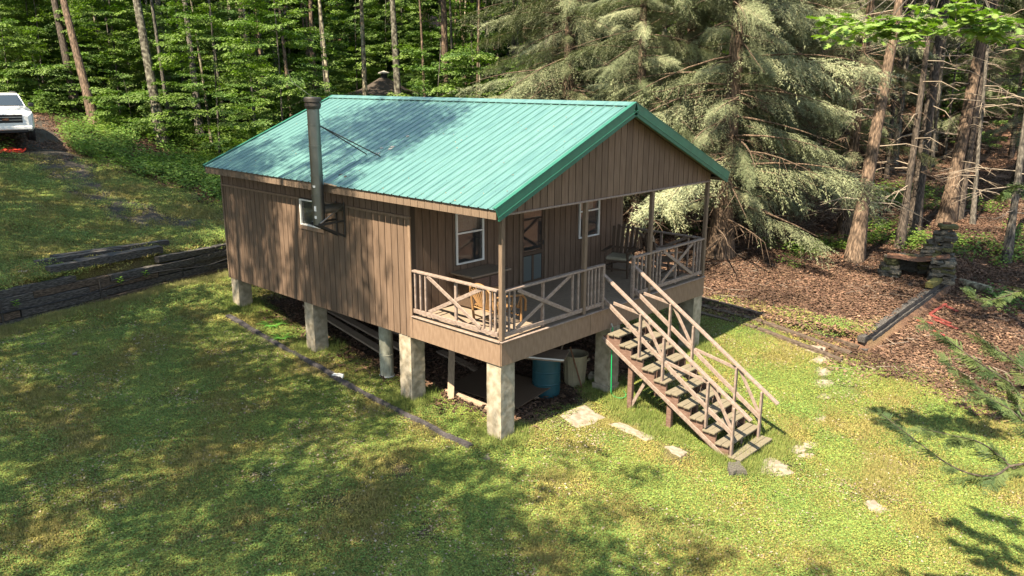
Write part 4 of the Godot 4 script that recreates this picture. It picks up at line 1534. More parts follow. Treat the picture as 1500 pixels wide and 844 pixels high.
func build_retaining_wall() -> void:
	var z0 := 7.4
	var base := Vector3(wall_x(2.0), ground(wall_x(2.0) + 0.2, 2.0), 2.0)
	var rw := thing("retaining_wall", "low retaining wall of stacked blackened railway ties behind the lawn", "retaining wall", base)
	for row in 5:
		var z := z0 - (0.0 if row % 2 == 0 else 1.1) + rnd(-0.3, 0.3)
		while z > -4.2:
			var len_ := rnd(1.9, 2.6)
			var e := z - len_
			var off := 0.03 * row + rnd(-0.045, 0.045)
			var a := Vector3(wall_x(z) - off - 0.02, ground(wall_x(z) + 0.15, z) - 0.04 + 0.175 * row + 0.085 + rnd(-0.012, 0.012), z)
			var b := Vector3(wall_x(e) - off - 0.02 + rnd(-0.03, 0.03), ground(wall_x(e) + 0.15, e) - 0.04 + 0.175 * row + 0.085 + rnd(-0.012, 0.012), e)
			if not (row == 4 and z < 3.4 and z > 2.0):
				tie(rw, "railway_tie", a - base, b - base, 0.158, 0.20, M.tie if rng.randf() < 0.8 else M.tie_brown)
			z = e - 0.01
	for z in [5.0, 2.6]:
		var p := Vector3(wall_x(z) + 0.11, ground(wall_x(z) + 0.2, z), z) - base
		pipe(rw, "stake", [p - Vector3(0, 0.1, 0), p + Vector3(-0.03, 0.62, 0)], 0.022, M.iron, 6)
	# ties stacked on the bank
	var g := "loose ties piled on the bank above the retaining wall"
	var list := [
		[[70, 401], [236, 369], 0.0, "long blackened tie lying along the edge of the bank under a tarp strip"],
		[[52, 392], [176, 372], 0.0, "old tie half hidden behind the front tie of the pile"],
		[[76, 384], [246, 360], 0.0, "rear blackened tie of the pile on the bank, longest of the three"],
	]
	for l in list:
		var a := on_ground(l[0][0], l[0][1])
		var b := on_ground(l[1][0], l[1][1])
		a.y += 0.08
		b.y += 0.08
		var o := tie(self, "loose_tie", a, b, 0.19, 0.23, M.tie)
		tag(o, l[3], "railway tie", g)
	var ta := on_ground(110, 392)
	var tb := on_ground(232, 369)
	var tarp := MB.new()
	var dir := (tb - ta).normalized()
	var side := dir.cross(Vector3.UP).normalized()
	for i in 12:
		for j in 3:
			var q := []
			for k in [[0, 0], [1, 0], [1, 1], [0, 1]]:
				var s: float = (i + k[0]) / 12.0
				var t: float = (j + k[1]) / 3.0
				q.append(dir * s * ta.distance_to(tb) + side * (t - 0.5) * 0.34 + Vector3(0, 0.20 + 0.012 * sin(s * 17.0 + t * 3.0) - 0.06 * absf(t - 0.5), 0))
			tarp.quad(q[0], q[1], q[2], q[3])
	var tp := part(self, "tarp_strip", tarp.mesh(), M.tarp if M.has("tarp") else M.black, Transform3D(Basis.IDENTITY, ta - side * 0.02))
	tag(tp, "dark wrinkled plastic strip draped over the tie pile", "tarp")
	# cable along the wall
	var cab := thing("black_cable", "black cable sagging along the face of the tie wall", "cable", base)
	var pts := []
	for k in 15:
		var z := 6.8 - k * 0.62
		pts.append(Vector3(wall_x(z) + 0.12, ground(wall_x(z) + 0.2, z) + 0.30 + 0.07 * sin(k * 0.9) + 0.012 * k, z) - base)
	pipe(cab, "cord", smooth(pts), 0.014, M.black, 6)
	# young sprouts on the ties
	for q in [[168, 412], [207, 412], [14, 432]]:
		var p := on_ground(q[0], q[1])
		p = Vector3(wall_x(p.z) + 0.06, p.y, p.z)
		var t := thing("sprout", "small bright green sprout growing from a joint in the tie wall", "plant", Vector3(wall_x(p.z) + 0.1, ground(wall_x(p.z) + 0.2, p.z) + 0.42, p.z), 0.0, "sprouts on the tie wall")
		var b := MB.new()
		for k in 9:
			leaf(b, Vector3.ZERO + Vector3(0.02, 0.02 * k, 0), dir_(k * 2.4, 0.3), Vector3.UP, 0.12, 0.06, 0.1)
		part(t, "leaves", tinted(b.mesh(true), Color(0.16, 0.30, 0.03)), M.leaf)

func build_terrace() -> void:
	var o := Vector3(2.85, ground(3.2, -11.0), -11.0)
	var t := thing("timber_terrace_wall", "low dark timber wall edging the leafy terrace with the stone fireplace", "retaining wall", o)
	for row in 3:
		var z := -10.25 - (0.0 if row != 1 else 0.5)
		while z > -17.4:
			var e := maxf(-17.7, z - rnd(2.2, 2.6))
			var a := Vector3(2.86 - 0.04 * row, ground(3.25, z) - 0.02 + 0.155 * row + 0.07, z)
			var b := Vector3(2.86 - 0.04 * row, ground(3.25, e) - 0.02 + 0.155 * row + 0.07, e)
			tie(t, "timber", a - o, b - o, 0.15, 0.19, M.tie)
			z = e - 0.01
		if row == 2:
			tie(t, "mossy_timber", Vector3(2.80, ground(3.25, -15.9) + 0.52, -15.4) - o, Vector3(2.80, ground(3.25, -17.0) + 0.50, -17.6) - o, 0.14, 0.22, M.tie_moss)
	# the two low steps of timber in front of it
	for row in [[-10.28, 0.0], [-9.75, -0.07], [-9.2, -0.12]]:
		var x := 2.75
		while x > -3.2 + (1.0 if row[1] < -0.1 else 0.0):
			var e := x - rnd(1.9, 2.4)
			var a := Vector3(x, ground(x, row[0] + 0.1) + 0.03 + row[1] * 0.1, row[0] + (x - 2.7) * 0.03)
			var b := Vector3(e, ground(e, row[0] + 0.1) + 0.03 + row[1] * 0.1, row[0] + (e - 2.7) * 0.03)
			tie(t, "step_timber", a - o, b - o, 0.15, 0.17, M.tie_brown)
			x = e - 0.03
	for q in [[1055, 440], [1133, 450]]:
		var p := on_ground(q[0], q[1]) - o
		pipe(t, "stake", [p - Vector3(0, 0.1, 0), p + Vector3(0, 0.16, 0)], 0.012, M.iron, 6)
	# broken red frame on the litter
	var a := on_ground(1345, 472)
	var r := thing("broken_red_frame", "broken red painted wooden frame lying among the leaves beside the terrace wall", "frame", a, 0.0)
	var pc := [[[1343, 472], [1366, 478]], [[1362, 464], [1392, 478]], [[1366, 470], [1402, 486]], [[1383, 450], [1402, 460]], [[1368, 488], [1384, 496]], [[1362, 463], [1385, 449]]]
	for q in pc:
		var p0 := on_ground(q[0][0], q[0][1]) - a
		var p1 := on_ground(q[1][0], q[1][1]) - a
		beam(r, "slat", p0 + Vector3(0, 0.06, 0), p1 + Vector3(0, 0.08, 0), 0.03, 0.10, M.red_paint)
	# pale fallen log past the end of the wall
	var lg := on_ground(1428, 424)
	var lo := pipe(self, "fallen_log", [lg + Vector3(-0.5, 0.12, -0.2), lg + Vector3(0.5, 0.10, 0.25)], 0.13, M.bark_pale, 12)
	tag(lo, "short pale fallen log beyond the mossy end of the timber wall", "log")


# ------------------------------------------------------------------ fireplace
func build_fireplace() -> void:
	var o := on_ground(1345, 406)
	o.y = ground(o.x, o.z) - 0.02
	var f := thing("stone_fireplace", "tumbledown stacked stone outdoor fireplace with tapering chimney in the woods", "fireplace", o, 0.30)
	f.scale = Vector3(1.0, 0.86, 1.0)
	var kinds := []
	for i in 9:
		kinds.append(rough_box(Vector3(rnd(0.20, 0.44), rnd(0.05, 0.11), rnd(0.18, 0.32)), 0.06, 0.034))
	var mats := [M.stone, M.stone, M.stone, M.stone_pale, M.stone_moss]
	var pile := func(cx: float, cz: float, w: float, d: float, y0: float, y1: float, taper: float) -> void:
		var y := y0
		while y < y1:
			var k := lerpf(1.0, taper, (y - y0) / maxf(y1 - y0, 0.1))
			var nx := maxi(1, roundi(w * k / 0.30))
			var nz := maxi(1, roundi(d * k / 0.26))
			for i in nx:
				for j in nz:
					var p := Vector3(cx - w * k / 2 + w * k * (i + 0.5) / nx + rnd(-0.03, 0.03), y + 0.045, cz - d * k / 2 + d * k * (j + 0.5) / nz + rnd(-0.03, 0.03))
					part(f, "stone", kinds[rng.randi() % kinds.size()], mats[rng.randi() % mats.size()], Transform3D(Basis(Vector3.UP, rnd(-0.3, 0.3) + (PI if rng.randf() < 0.5 else 0.0)).rotated(Vector3.FORWARD, rnd(-0.06, 0.06)), p))
			y += 0.088
	pile.call(-0.82, 0.05, 0.55, 0.75, 0.0, 0.66, 0.7)
	pile.call(0.62, 0.10, 0.70, 0.85, 0.0, 0.74, 0.85)
	pile.call(-0.10, -0.55, 1.2, 0.30, 0.0, 0.62, 0.9)
	pile.call(0.45, -0.62, 1.05, 0.52, 0.0, 1.32, 0.66)
	pile.call(0.60, -0.64, 0.66, 0.44, 1.32, 1.76, 0.55)
	slab(f, "cap_stone", Vector3(0.52, 0.16, 0.42), Vector3(0.66, 1.84, -0.64), M.stone_moss, 0.03).rotation.y = 0.2
	var cap := part(f, "cap_brick", cbox(Vector3(0.22, 0.07, 0.12), 0.01), M.rust, at(0.62, 1.955, -0.62, 0.3))
	var sh := MB.new()
	for i in 10:
		for j in 4:
			var q := []
			for k in [[0, 0], [1, 0], [1, 1], [0, 1]]:
				var s: float = (i + k[0]) / 10.0
				var t: float = (j + k[1]) / 4.0
				q.append(Vector3(-0.95 + 1.75 * s, 0.72 - 0.08 * sin(PI * s) + 0.14 * s + 0.03 * sin(s * 9.0), -0.45 + 0.85 * t + 0.04 * sin(s * 5.0)))
			sh.quad(q[0], q[1], q[2], q[3])
	part(f, "metal_sheet", sh.mesh(), M.rust)
	# old trough board leaning by the tree
	var b := on_ground(1232, 380)
	var lb := beam(self, "leaning_plank", b, b + Vector3(0.55, 0.75, -0.35), 0.04, 0.25, M.rust)
	tag(lb, "reddish plank leaning against the foot of the leaning hemlock trunk", "plank")


# ------------------------------------------------------------------ car
func build_car() -> void:
	var p := on_ground(12, 208)
	p = Vector3(p.x - 0.55, 0, p.z + 0.05)
	p.y = ground(p.x, p.z)
	var look := Vector2(EYE.x - p.x, EYE.z - p.z)
	var c := thing("parked_car", "white sport utility car with wide dark grille parked on the bank", "car", p, atan2(look.x, look.y) + 0.08)
	# front faces local +z; 4.7 long, 1.92 wide, 1.74 high
	c.rotation.x = 0.0
	var paint := surf(lin(0.74, 0.75, 0.75), 0.25)
	paint.clearcoat_enabled = true
	paint.clearcoat = 0.8
	paint.clearcoat_roughness = 0.08
	var prof := [Vector2(2.30, 0.42), Vector2(2.36, 0.62), Vector2(2.32, 0.98), Vector2(2.22, 1.07), Vector2(1.30, 1.16), Vector2(1.10, 1.17), Vector2(0.35, 1.66), Vector2(0.10, 1.72), Vector2(-1.6, 1.73), Vector2(-2.05, 1.66), Vector2(-2.30, 1.20), Vector2(-2.36, 0.75), Vector2(-2.30, 0.42)]
	# body: cross sections along z, rounded corners
	var body := MB.new()
	var sec := [[2.36, 0.46, 0.74, 0.98, 0.52], [2.31, 0.40, 0.87, 1.08, 0.62], [2.12, 0.36, 0.94, 1.15, 0.72], [1.45, 0.34, 0.96, 1.23, 0.80], [1.10, 0.34, 0.96, 1.26, 0.84], [-1.9, 0.34, 0.96, 1.24, 0.86], [-2.25, 0.38, 0.93, 1.14, 0.84], [-2.36, 0.45, 0.86, 0.95, 0.76]]
	var rings := []
	for s in sec:
		var hw: float = s[2]
		var ring := []
		for q in [[-hw * 0.9, s[1]], [-hw, s[1] + 0.12], [-hw, s[3] - 0.22], [-hw * 0.97, s[3] - 0.08], [-s[4], s[3]], [s[4], s[3]], [hw * 0.97, s[3] - 0.08], [hw, s[3] - 0.22], [hw, s[1] + 0.12], [hw * 0.9, s[1]]]:
			ring.append(Vector3(q[0], q[1], s[0]))
		rings.append(ring)
	for i in rings.size() - 1:
		for k in 10:
			var l := (k + 1) % 10
			body.face([rings[i][k], rings[i][l], rings[i + 1][l], rings[i + 1][k]], Vector3(0, 0.75, (sec[i][0] + sec[i + 1][0]) / 2))
	body.face(rings[0], Vector3(0, 0.7, 0))
	body.face(rings[rings.size() - 1], Vector3(0, 0.7, 0))
	part(c, "body", body.mesh(), paint)
	var gh := MB.new()
	var low := [[1.08, 0.86, 1.175], [-2.2, 0.84, 1.10]]
	var g := [Vector3(-0.84, 1.22, 1.16), Vector3(0.84, 1.22, 1.16), Vector3(0.84, 1.12, -2.24), Vector3(-0.84, 1.12, -2.24), Vector3(-0.72, 1.70, 0.42), Vector3(0.72, 1.70, 0.42), Vector3(0.70, 1.70, -2.05), Vector3(-0.70, 1.70, -2.05)]
	for q in [[0, 1, 5, 4], [1, 2, 6, 5], [2, 3, 7, 6], [3, 0, 4, 7], [4, 5, 6, 7]]:
		gh.face([g[q[0]], g[q[1]], g[q[2]], g[q[3]]], Vector3(0, 1.4, -0.6))
	var roofm := part(c, "cabin_shell", gh.mesh(), paint)
	slab(c, "roof_skin", Vector3(1.40, 0.05, 2.3), Vector3(0, 1.71, -0.85), paint, 0.02)
	var gl := surf(lin(0.015, 0.02, 0.022), 0.05, null, Vector3.ONE, null, 0.0, true, 0.7)
	var ws := MB.new()
	var up := Vector3(0, 0.02, 0.016)
	ws.quad(Vector3(-0.79, 1.27, 1.08) + up, Vector3(0.79, 1.27, 1.08) + up, Vector3(0.67, 1.655, 0.485) + up, Vector3(-0.67, 1.655, 0.485) + up)
	part(c, "windscreen", ws.mesh(), gl)
	for s in [-1.0, 1.0]:
		var sw := MB.new()
		sw.quad(Vector3(0.845 * s, 1.27, 0.92), Vector3(0.745 * s, 1.62, 0.30), Vector3(0.74 * s, 1.62, -1.85), Vector3(0.845 * s, 1.18, -2.0))
		part(c, "side_window", sw.mesh(), gl, at(0.022 * s, 0, 0))
		slab(c, "mirror", Vector3(0.20, 0.15, 0.10), Vector3(1.05 * s, 1.30, 0.86), M.black, 0.03)
		slab(c, "roof_rail", Vector3(0.035, 0.04, 1.9), Vector3(0.66 * s, 1.77, -0.85), M.black, 0.01)
		slab(c, "headlight", Vector3(0.26, 0.11, 0.12), Vector3(0.70 * s, 0.95, 2.25), gl, 0.02)
		slab(c, "light_strip", Vector3(0.04, 0.22, 0.03), Vector3(0.80 * s, 0.68, 2.30), M.white, 0.01)
		slab(c, "fog_vent", Vector3(0.15, 0.22, 0.06), Vector3(0.76 * s, 0.62, 2.29), M.black, 0.02)
		for zz in [1.42, -1.42]:
			var w := Node3D.new()
			w.name = "wheel"
			c.add_child(w, true)
			w.transform = Transform3D(Basis(Vector3.FORWARD, PI / 2), Vector3(0.84 * s, 0.36, zz))
			var tb := MB.new()
			tb.lathe([Vector2(0.22, -0.12), Vector2(0.34, -0.12), Vector2(0.365, -0.09), Vector2(0.365, 0.09), Vector2(0.34, 0.12), Vector2(0.22, 0.12)], 24)
			part(w, "tyre", tb.mesh(), M.black)
			part(w, "rim", cyl(0.225, 0.21), M.steel)
			var arch := part(c, "wheel_arch", cyl(0.42, 0.10), M.black, Transform3D(Basis(Vector3.FORWARD, PI / 2), Vector3(0.915 * s, 0.38, zz)))
	slab(c, "grille", Vector3(1.10, 0.30, 0.05), Vector3(0, 0.84, 2.35), M.black, 0.02)
	for i in 2:
		slab(c, "grille_bar", Vector3(1.12, 0.014, 0.02), Vector3(0, 0.79 + 0.10 * i, 2.382), M.steel, 0.005)
	slab(c, "badge", Vector3(0.22, 0.07, 0.015), Vector3(0, 0.81, 2.395), M.rust, 0.005)
	slab(c, "bumper", Vector3(1.7, 0.14, 0.10), Vector3(0, 0.50, 2.33), paint, 0.04)
	slab(c, "lower_intake", Vector3(1.4, 0.12, 0.06), Vector3(0, 0.385, 2.30), M.black, 0.02)
	slab(c, "wiper", Vector3(0.55, 0.015, 0.03), Vector3(0.3, 1.285, 1.13), M.black, 0.004)


# ------------------------------------------------------------------ pavilion behind the ridge
func build_pavilion() -> void:
	var d := 47.0
	var top := at_depth(562, 100, d)
	var eave_y := at_depth(562, 138, d).y
	var o := Vector3(top.x, ground(top.x, top.z), top.z)
	var p := thing("garden_pavilion", "dark shingled pavilion roof with little vent cupola among the trees", "pavilion", o, 0.3)
	var h := top.y - o.y - 0.55
	var e := eave_y - o.y
	var R := 2.35
	var b := MB.new()
	var prof := [Vector2(R, e), Vector2(R * 0.60, e + (h - e) * 0.30), Vector2(R * 0.36, e + (h - e) * 0.62), Vector2(0.28, h)]
	for i in 8:
		var a0 := TAU * i / 8.0
		var a1 := TAU * (i + 1) / 8.0
		for k in 3:
			var q0: Vector2 = prof[k]
			var q1: Vector2 = prof[k + 1]
			b.face([Vector3(q0.x * cos(a0), q0.y, q0.x * sin(a0)), Vector3(q0.x * cos(a1), q0.y, q0.x * sin(a1)), Vector3(q1.x * cos(a1), q1.y, q1.x * sin(a1)), Vector3(q1.x * cos(a0), q1.y, q1.x * sin(a0))], Vector3(0, e - 1.0, 0))
	part(p, "roof", b.mesh(), surf(lin(0.085, 0.068, 0.055), 0.95, noise_tex(0.06, 4, grey(0.6), grey(1.0)), Vector3(2, 2, 2)))
	for i in 8:
		var a := TAU * i / 8.0
		beam(p, "post", Vector3(R * 0.88 * cos(a), -0.1, R * 0.88 * sin(a)), Vector3(R * 0.88 * cos(a), e + 0.04, R * 0.88 * sin(a)), 0.12, 0.12, M.dark_wood)
	var cu := MB.new()
	cu.lathe([Vector2(0.20, h - 0.05), Vector2(0.20, h + 0.26)], 8)
	part(p, "cupola", cu.mesh(), M.black)
	var cc := MB.new()
	cc.lathe([Vector2(0.34, h + 0.25), Vector2(0.34, h + 0.30), Vector2(0.0, h + 0.42)], 8)
	part(p, "cupola_cap", cc.mesh(), M.sealant)
	var fl := MB.new()
	fl.lathe([Vector2(0.0, -0.12), Vector2(R, -0.12), Vector2(R, 0.12), Vector2(0.0, 0.12)], 8)
	part(p, "floor", fl.mesh(), M.dark_wood)


# ------------------------------------------------------------------ trees
func spray_mesh(leaves: int, size: float, droop: float) -> Mesh:
	# a leafy twig about 1 m long on +x, leaves held in flat layers
	var b := MB.new()
	for i in leaves:
		var t := 0.08 + 0.92 * (i + rng.randf()) / leaves
		var w := 0.42 * sin(PI * clampf(t * 0.9 + 0.08, 0, 1))
		var y := rnd(-1, 1)
		var p := Vector3(t, -droop * t * t + rnd(-0.05, 0.05), y * w)
		var q := rnd(0.62, 1.08)
		b.col = Color(q, q, q * rnd(0.8, 1.0))
		leaf(b, p, dir_(y * 1.3 + rnd(-0.5, 0.5), rnd(-0.55, 0.15)), Vector3(rnd(-0.4, 0.4), 1, rnd(-0.4, 0.4)).normalized(), size * rnd(0.75, 1.25), size * rnd(0.5, 0.75), 0.12)
	b.col = Color(0.9, 0.55, 0.6)
	b.quad(Vector3(0, 0.0, -0.006), Vector3(0, 0, 0.006), Vector3(0.95, -droop * 0.9, 0.002), Vector3(0.95, -droop * 0.9, -0.002))
	return b.mesh(true)

func clump_mesh(sprays: int, leaves: int, size: float, reach: float) -> Mesh:
	# a bunch of leafy twigs round a point, about 2 m across
	var b := MB.new()
	for k in sprays:
		var e := dir_(rnd(0, TAU), rnd(-0.5, 0.6))
		var o := e * rnd(0.0, 0.55) * reach
		var t := aim(e * Vector3(1, 0.4, 1), reach * rnd(0.6, 1.0), o, rnd(-0.5, 0.5))
		var tone := rnd(0.75, 1.1)
		for i in leaves:
			var f := 0.1 + 0.9 * (i + rng.randf()) / leaves
			var y := rnd(-1, 1)
			var p := Vector3(f, -0.15 * f * f + rnd(-0.04, 0.04), y * 0.42 * sin(PI * clampf(f * 0.9 + 0.08, 0, 1)))
			var q := rnd(0.65, 1.1) * tone
			b.col = Color(q, q, q * rnd(0.8, 1.0))
			leaf(b, t * p, (t.basis * dir_(y * 1.3 + rnd(-0.5, 0.5), rnd(-0.55, 0.2))).normalized(), Vector3(rnd(-0.5, 0.5), 1, rnd(-0.5, 0.5)).normalized(), size * rnd(0.7, 1.3), size * rnd(0.5, 0.75), 0.12)
	return b.mesh(true)

func bough_mesh() -> Mesh:
	# foliage of a 4 m hemlock limb on +x: flat drooping fronds on both sides, thin bare twigs between
	var b := MB.new()
	for k in 74:
		var s := pow((k + rng.randf()) / 74.0, 0.7)
		var o := Vector3(4.0 * s, -0.55 * s * s, rnd(-0.05, 0.05))
		var sd := 1.0 if k % 2 == 0 else -1.0
		var d := Vector3(rnd(0.35, 1.0), rnd(-1.0, 0.1), sd * rnd(0.2, 1.0) * (1.2 - s)).normalized()
		var l := rnd(0.55, 1.15) * (1.15 - 0.45 * s)
		var tone := rnd(0.45, 1.2)
		var side := d.cross(Vector3.UP).normalized()
		var hang := rnd(0.15, 0.4)
		b.col = Color(1.1, 0.85, 0.9)
		b.tri(o - side * 0.006, o + side * 0.006, o + d * l - Vector3(0, hang * l, 0))
		var n := 11
		for i in n:
			var t := 0.08 + 0.92 * i / n
			var q := o + d * l * t - Vector3(0, hang * l * t * t, 0)
			for s2 in [-1.0, 1.0]:
				var tl := l * (0.40 * (1.0 - t) + 0.05) * rnd(0.5, 1.2)
				var e: Vector3 = (d * 0.7 + side * s2 * 0.75 + Vector3(0, rnd(-0.45, 0.0), 0)).normalized()
				var steps := maxi(2, int(tl / 0.05))
				for j in steps:
					var p := q + e * tl * (j + rnd(0.0, 0.8)) / steps
					var c := rnd(0.6, 1.15) * tone
					b.col = Color(c, c, c)
					for s3 in [-1.0, 1.0]:
						if rng.randf() < 0.42: continue
						var g: Vector3 = (e + e.cross(Vector3.UP).normalized() * s3 * rnd(0.5, 1.1) + Vector3(0, rnd(-0.4, 0.2), 0)).normalized()
						var cr := g.cross(Vector3(rnd(-0.6, 0.6), 1, rnd(-0.6, 0.6))).normalized() * 0.0085
						b.tri(p - cr, p + cr, p + g * rnd(0.045, 0.10))
	return b.mesh(true)

func frond_mesh(fine: bool) -> Mesh:
	# a flat hemlock frond 1 m long on +x
	var b := MB.new()
	var n := 15 if fine else 13
	if fine:
		return fine_frond()
	var wood := Color(0.75, 0.6, 0.5)
	b.col = wood
	b.tri(Vector3(0, 0, -0.007), Vector3(0, 0, 0.007), Vector3(1.0, -0.16, 0))
	for i in n:
		var t := 0.06 + 0.92 * i / n
		for s in [-1.0, 1.0]:
			var len_ := (0.46 * (1.0 - t) + 0.06) * rnd(0.7, 1.15)
			var o := Vector3(t, -0.16 * t * t, 0)
			var d := Vector3(0.62 + rnd(-0.1, 0.1), rnd(-0.32, -0.05), 0.78 * s).normalized()
			var steps := maxi(2, roundi(len_ / (0.030 if fine else 0.055)))
			var side := d.cross(Vector3.UP).normalized()
			b.col = wood
			if fine:
				b.tri(o - side * 0.0025, o + side * 0.0025, o + d * len_)
			for k in steps:
				var p := o + d * len_ * (k + 0.3) / steps + Vector3(0, -0.03 * k / steps, 0)
				var q := rnd(0.65, 1.1)
				b.col = Color(q, q, q)
				for s2 in [-1.0, 1.0]:
					var e: Vector3 = (d * 0.75 + side * s2 * 0.8 + Vector3(0, rnd(-0.3, 0.1), 0)).normalized()
					var nl := (0.040 if fine else 0.062) * rnd(0.8, 1.25) * (1.0 - 0.35 * k / steps)
					var nw := (0.0075 if fine else 0.013)
					var cr := e.cross(Vector3.UP).normalized() * nw
					b.tri(p - cr, p + cr, p + e * nl)
	return b.mesh(true)

func fine_frond() -> Mesh:
	# a hemlock twig 0.4 m long seen from near: side twigs set with short flat needles
	var b := MB.new()
	var wood := Color(0.9, 0.62, 0.5)
	b.col = wood
	b.tri(Vector3(0, 0, -0.003), Vector3(0, 0, 0.003), Vector3(0.4, -0.05, 0))
	for i in 11:
		var t := 0.03 + 0.035 * i
		for s in [-1.0, 1.0]:
			if rng.randf() < 0.12: continue
			var len_ := (0.17 * (1.0 - t / 0.42) + 0.025) * rnd(0.6, 1.15)
			var o := Vector3(t, -0.05 * t / 0.4, 0)
			var d := Vector3(0.75 + rnd(-0.15, 0.15), rnd(-0.35, 0.1), 0.72 * s).normalized()
			var side := d.cross(Vector3.UP).normalized()
			b.col = wood
			b.tri(o - side * 0.0015, o + side * 0.0015, o + d * len_)
			var n := int(len_ / 0.0085)
			for k in n:
				var p := o + d * len_ * (k + 0.5) / n
				var q := rnd(0.6, 1.15)
				b.col = Color(q, q, q)
				for s2 in [-1.0, 1.0]:
					var e: Vector3 = (d * 0.55 + side * s2 + Vector3(0, rnd(-0.25, 0.15), 0)).normalized()
					var cr := d * 0.0048
					b.tri(p - cr, p + cr, p + e * rnd(0.014, 0.022))
	return b.mesh(true)

func oak_cluster() -> Mesh:
	var b := MB.new()
	for i in 5:
		var a := i * 2.4 + rnd(-0.3, 0.3)
		var d := dir_(a, rnd(-0.5, 0.1))
		var up := Vector3(rnd(-0.35, 0.35), 1, rnd(-0.35, 0.35)).normalized()
		var side := d.cross(up).normalized()
		up = side.cross(d)
		var q := rnd(0.8, 1.1)
		b.col = Color(q, q, q)
		var len_ := rnd(0.11, 0.17)
		var o := d * 0.04
		var ws := [0.05, 0.30, 0.13, 0.44, 0.17, 0.42, 0.14, 0.26, 0.0]
		var ts := [0.02, 0.20, 0.28, 0.46, 0.52, 0.70, 0.74, 0.88, 1.0]
		for s in [-1.0, 1.0]:
			for k in ws.size() - 1:
				var p0: Vector3 = o + d * len_ * ts[k]
				var p1: Vector3 = o + d * len_ * ts[k + 1]
				var e0: Vector3 = p0 + (side * s + up * 0.16) * len_ * ws[k] + d * len_ * ws[k] * 0.25
				var e1: Vector3 = p1 + (side * s + up * 0.16) * len_ * ws[k + 1] + d * len_ * ws[k + 1] * 0.25
				b.tri(p0, e0, e1)
				b.tri(p0, e1, p1)
	return b.mesh(true)

func turned(yaw: float, pitch: float, roll: float, s: float, p: Vector3) -> Transform3D:
	return Transform3D(Basis.from_euler(Vector3(roll, yaw, pitch)).scaled(Vector3(s, s, s)), p)

func aim(d: Vector3, s: float, p: Vector3, roll := 0.0) -> Transform3D:
	d = d.normalized()
	var z := d.cross(Vector3.UP)
	z = Vector3(0, 0, 1) if z.length() < 0.05 else z.normalized()
	return Transform3D(Basis(d, z.cross(d), z).rotated(d, roll) * s, p)

# trunk with limbs; base at the origin
func trunk_mesh(h: float, r0: float, lean: Vector3, limbs: int, from: float, reach: float, sides := 9) -> Mesh:
	var b := MB.new()
	var pts := []
	var radii := []
	var n := 9
	var ph := rnd(0, 6)
	var sway := rnd(0.04, 0.14)
	for i in n + 1:
		var t := float(i) / n
		var flare := 1.0 + 0.55 * exp(-t * h / 0.35)
		pts.append(Vector3(lean.x * h * t + sway * sin(ph + t * 5.0) * t, h * t - 0.15 * (1.0 - t), lean.z * h * t + sway * cos(ph * 1.3 + t * 4.3) * t))
		radii.append(r0 * flare * (1.0 - 0.72 * t))
	b.tube(pts, radii, sides, true, 0.05)
	for i in limbs:
		var t := from + (0.98 - from) * (i + rng.randf()) / limbs
		var k := clampi(int(t * n), 0, n - 1)
		var o: Vector3 = pts[k].lerp(pts[k + 1], t * n - k)
		var d := dir_(rnd(0, TAU), rnd(0.0, 0.7))
		var len_ := reach * (1.25 - t) * rnd(0.5, 1.1)
		b.tube([o, o + d * len_ * 0.5 + Vector3(0, rnd(-0.1, 0.2) * len_, 0), o + d * len_ + Vector3(0, rnd(-0.1, 0.45) * len_, 0)], [r0 * 0.30 * (1.1 - t), r0 * 0.18 * (1.1 - t), r0 * 0.05], 5, false)
	return b.mesh()

func crown_copies(rx: float, ry: float, clumps: int, size: float, dark: Color, light: Color, m: Mesh) -> MultiMesh:
	var places := []
	var tints := []
	for c in clumps:
		var d := dir_(rnd(0, TAU), asin(rnd(-0.85, 1.0)))
		var o := Vector3(d.x * rx, d.y * ry, d.z * rx) * pow(rng.randf(), 0.42)
		places.append(turned(rnd(0, TAU), rnd(-0.3, 0.3), rnd(-0.3, 0.3), size * rnd(0.8, 1.25), o))
		tints.append(dark.lerp(light, rng.randf()))
	return many(m, places, tints)

func sapling_copies(h: float, r: float, count: int, size: float, dark: Color, light: Color, m: Mesh) -> MultiMesh:
	var places := []
	var tints := []
	var layers := int(h * 1.5)
	for i in count:
		var lay := rng.randi() % layers
		var t := 0.10 + 0.90 * (lay + rnd(-0.2, 0.2)) / layers
		var yaw := lay * 2.4 + rnd(-1.0, 1.0) + (PI if rng.randf() < 0.4 else 0.0)
		var rad := r * (1.1 - 0.75 * t) * sqrt(rng.randf())
		var d := dir_(yaw, rnd(-0.15, 0.25))
		places.append(aim(d + Vector3(rnd(-0.5, 0.5), 0, rnd(-0.5, 0.5)), size * rnd(0.7, 1.2), d * rad + Vector3(0, h * t, 0), rnd(-0.3, 0.3)))
		tints.append(dark.lerp(light, rng.randf()) * rnd(0.75, 1.1))
	return many(m, places, tints)

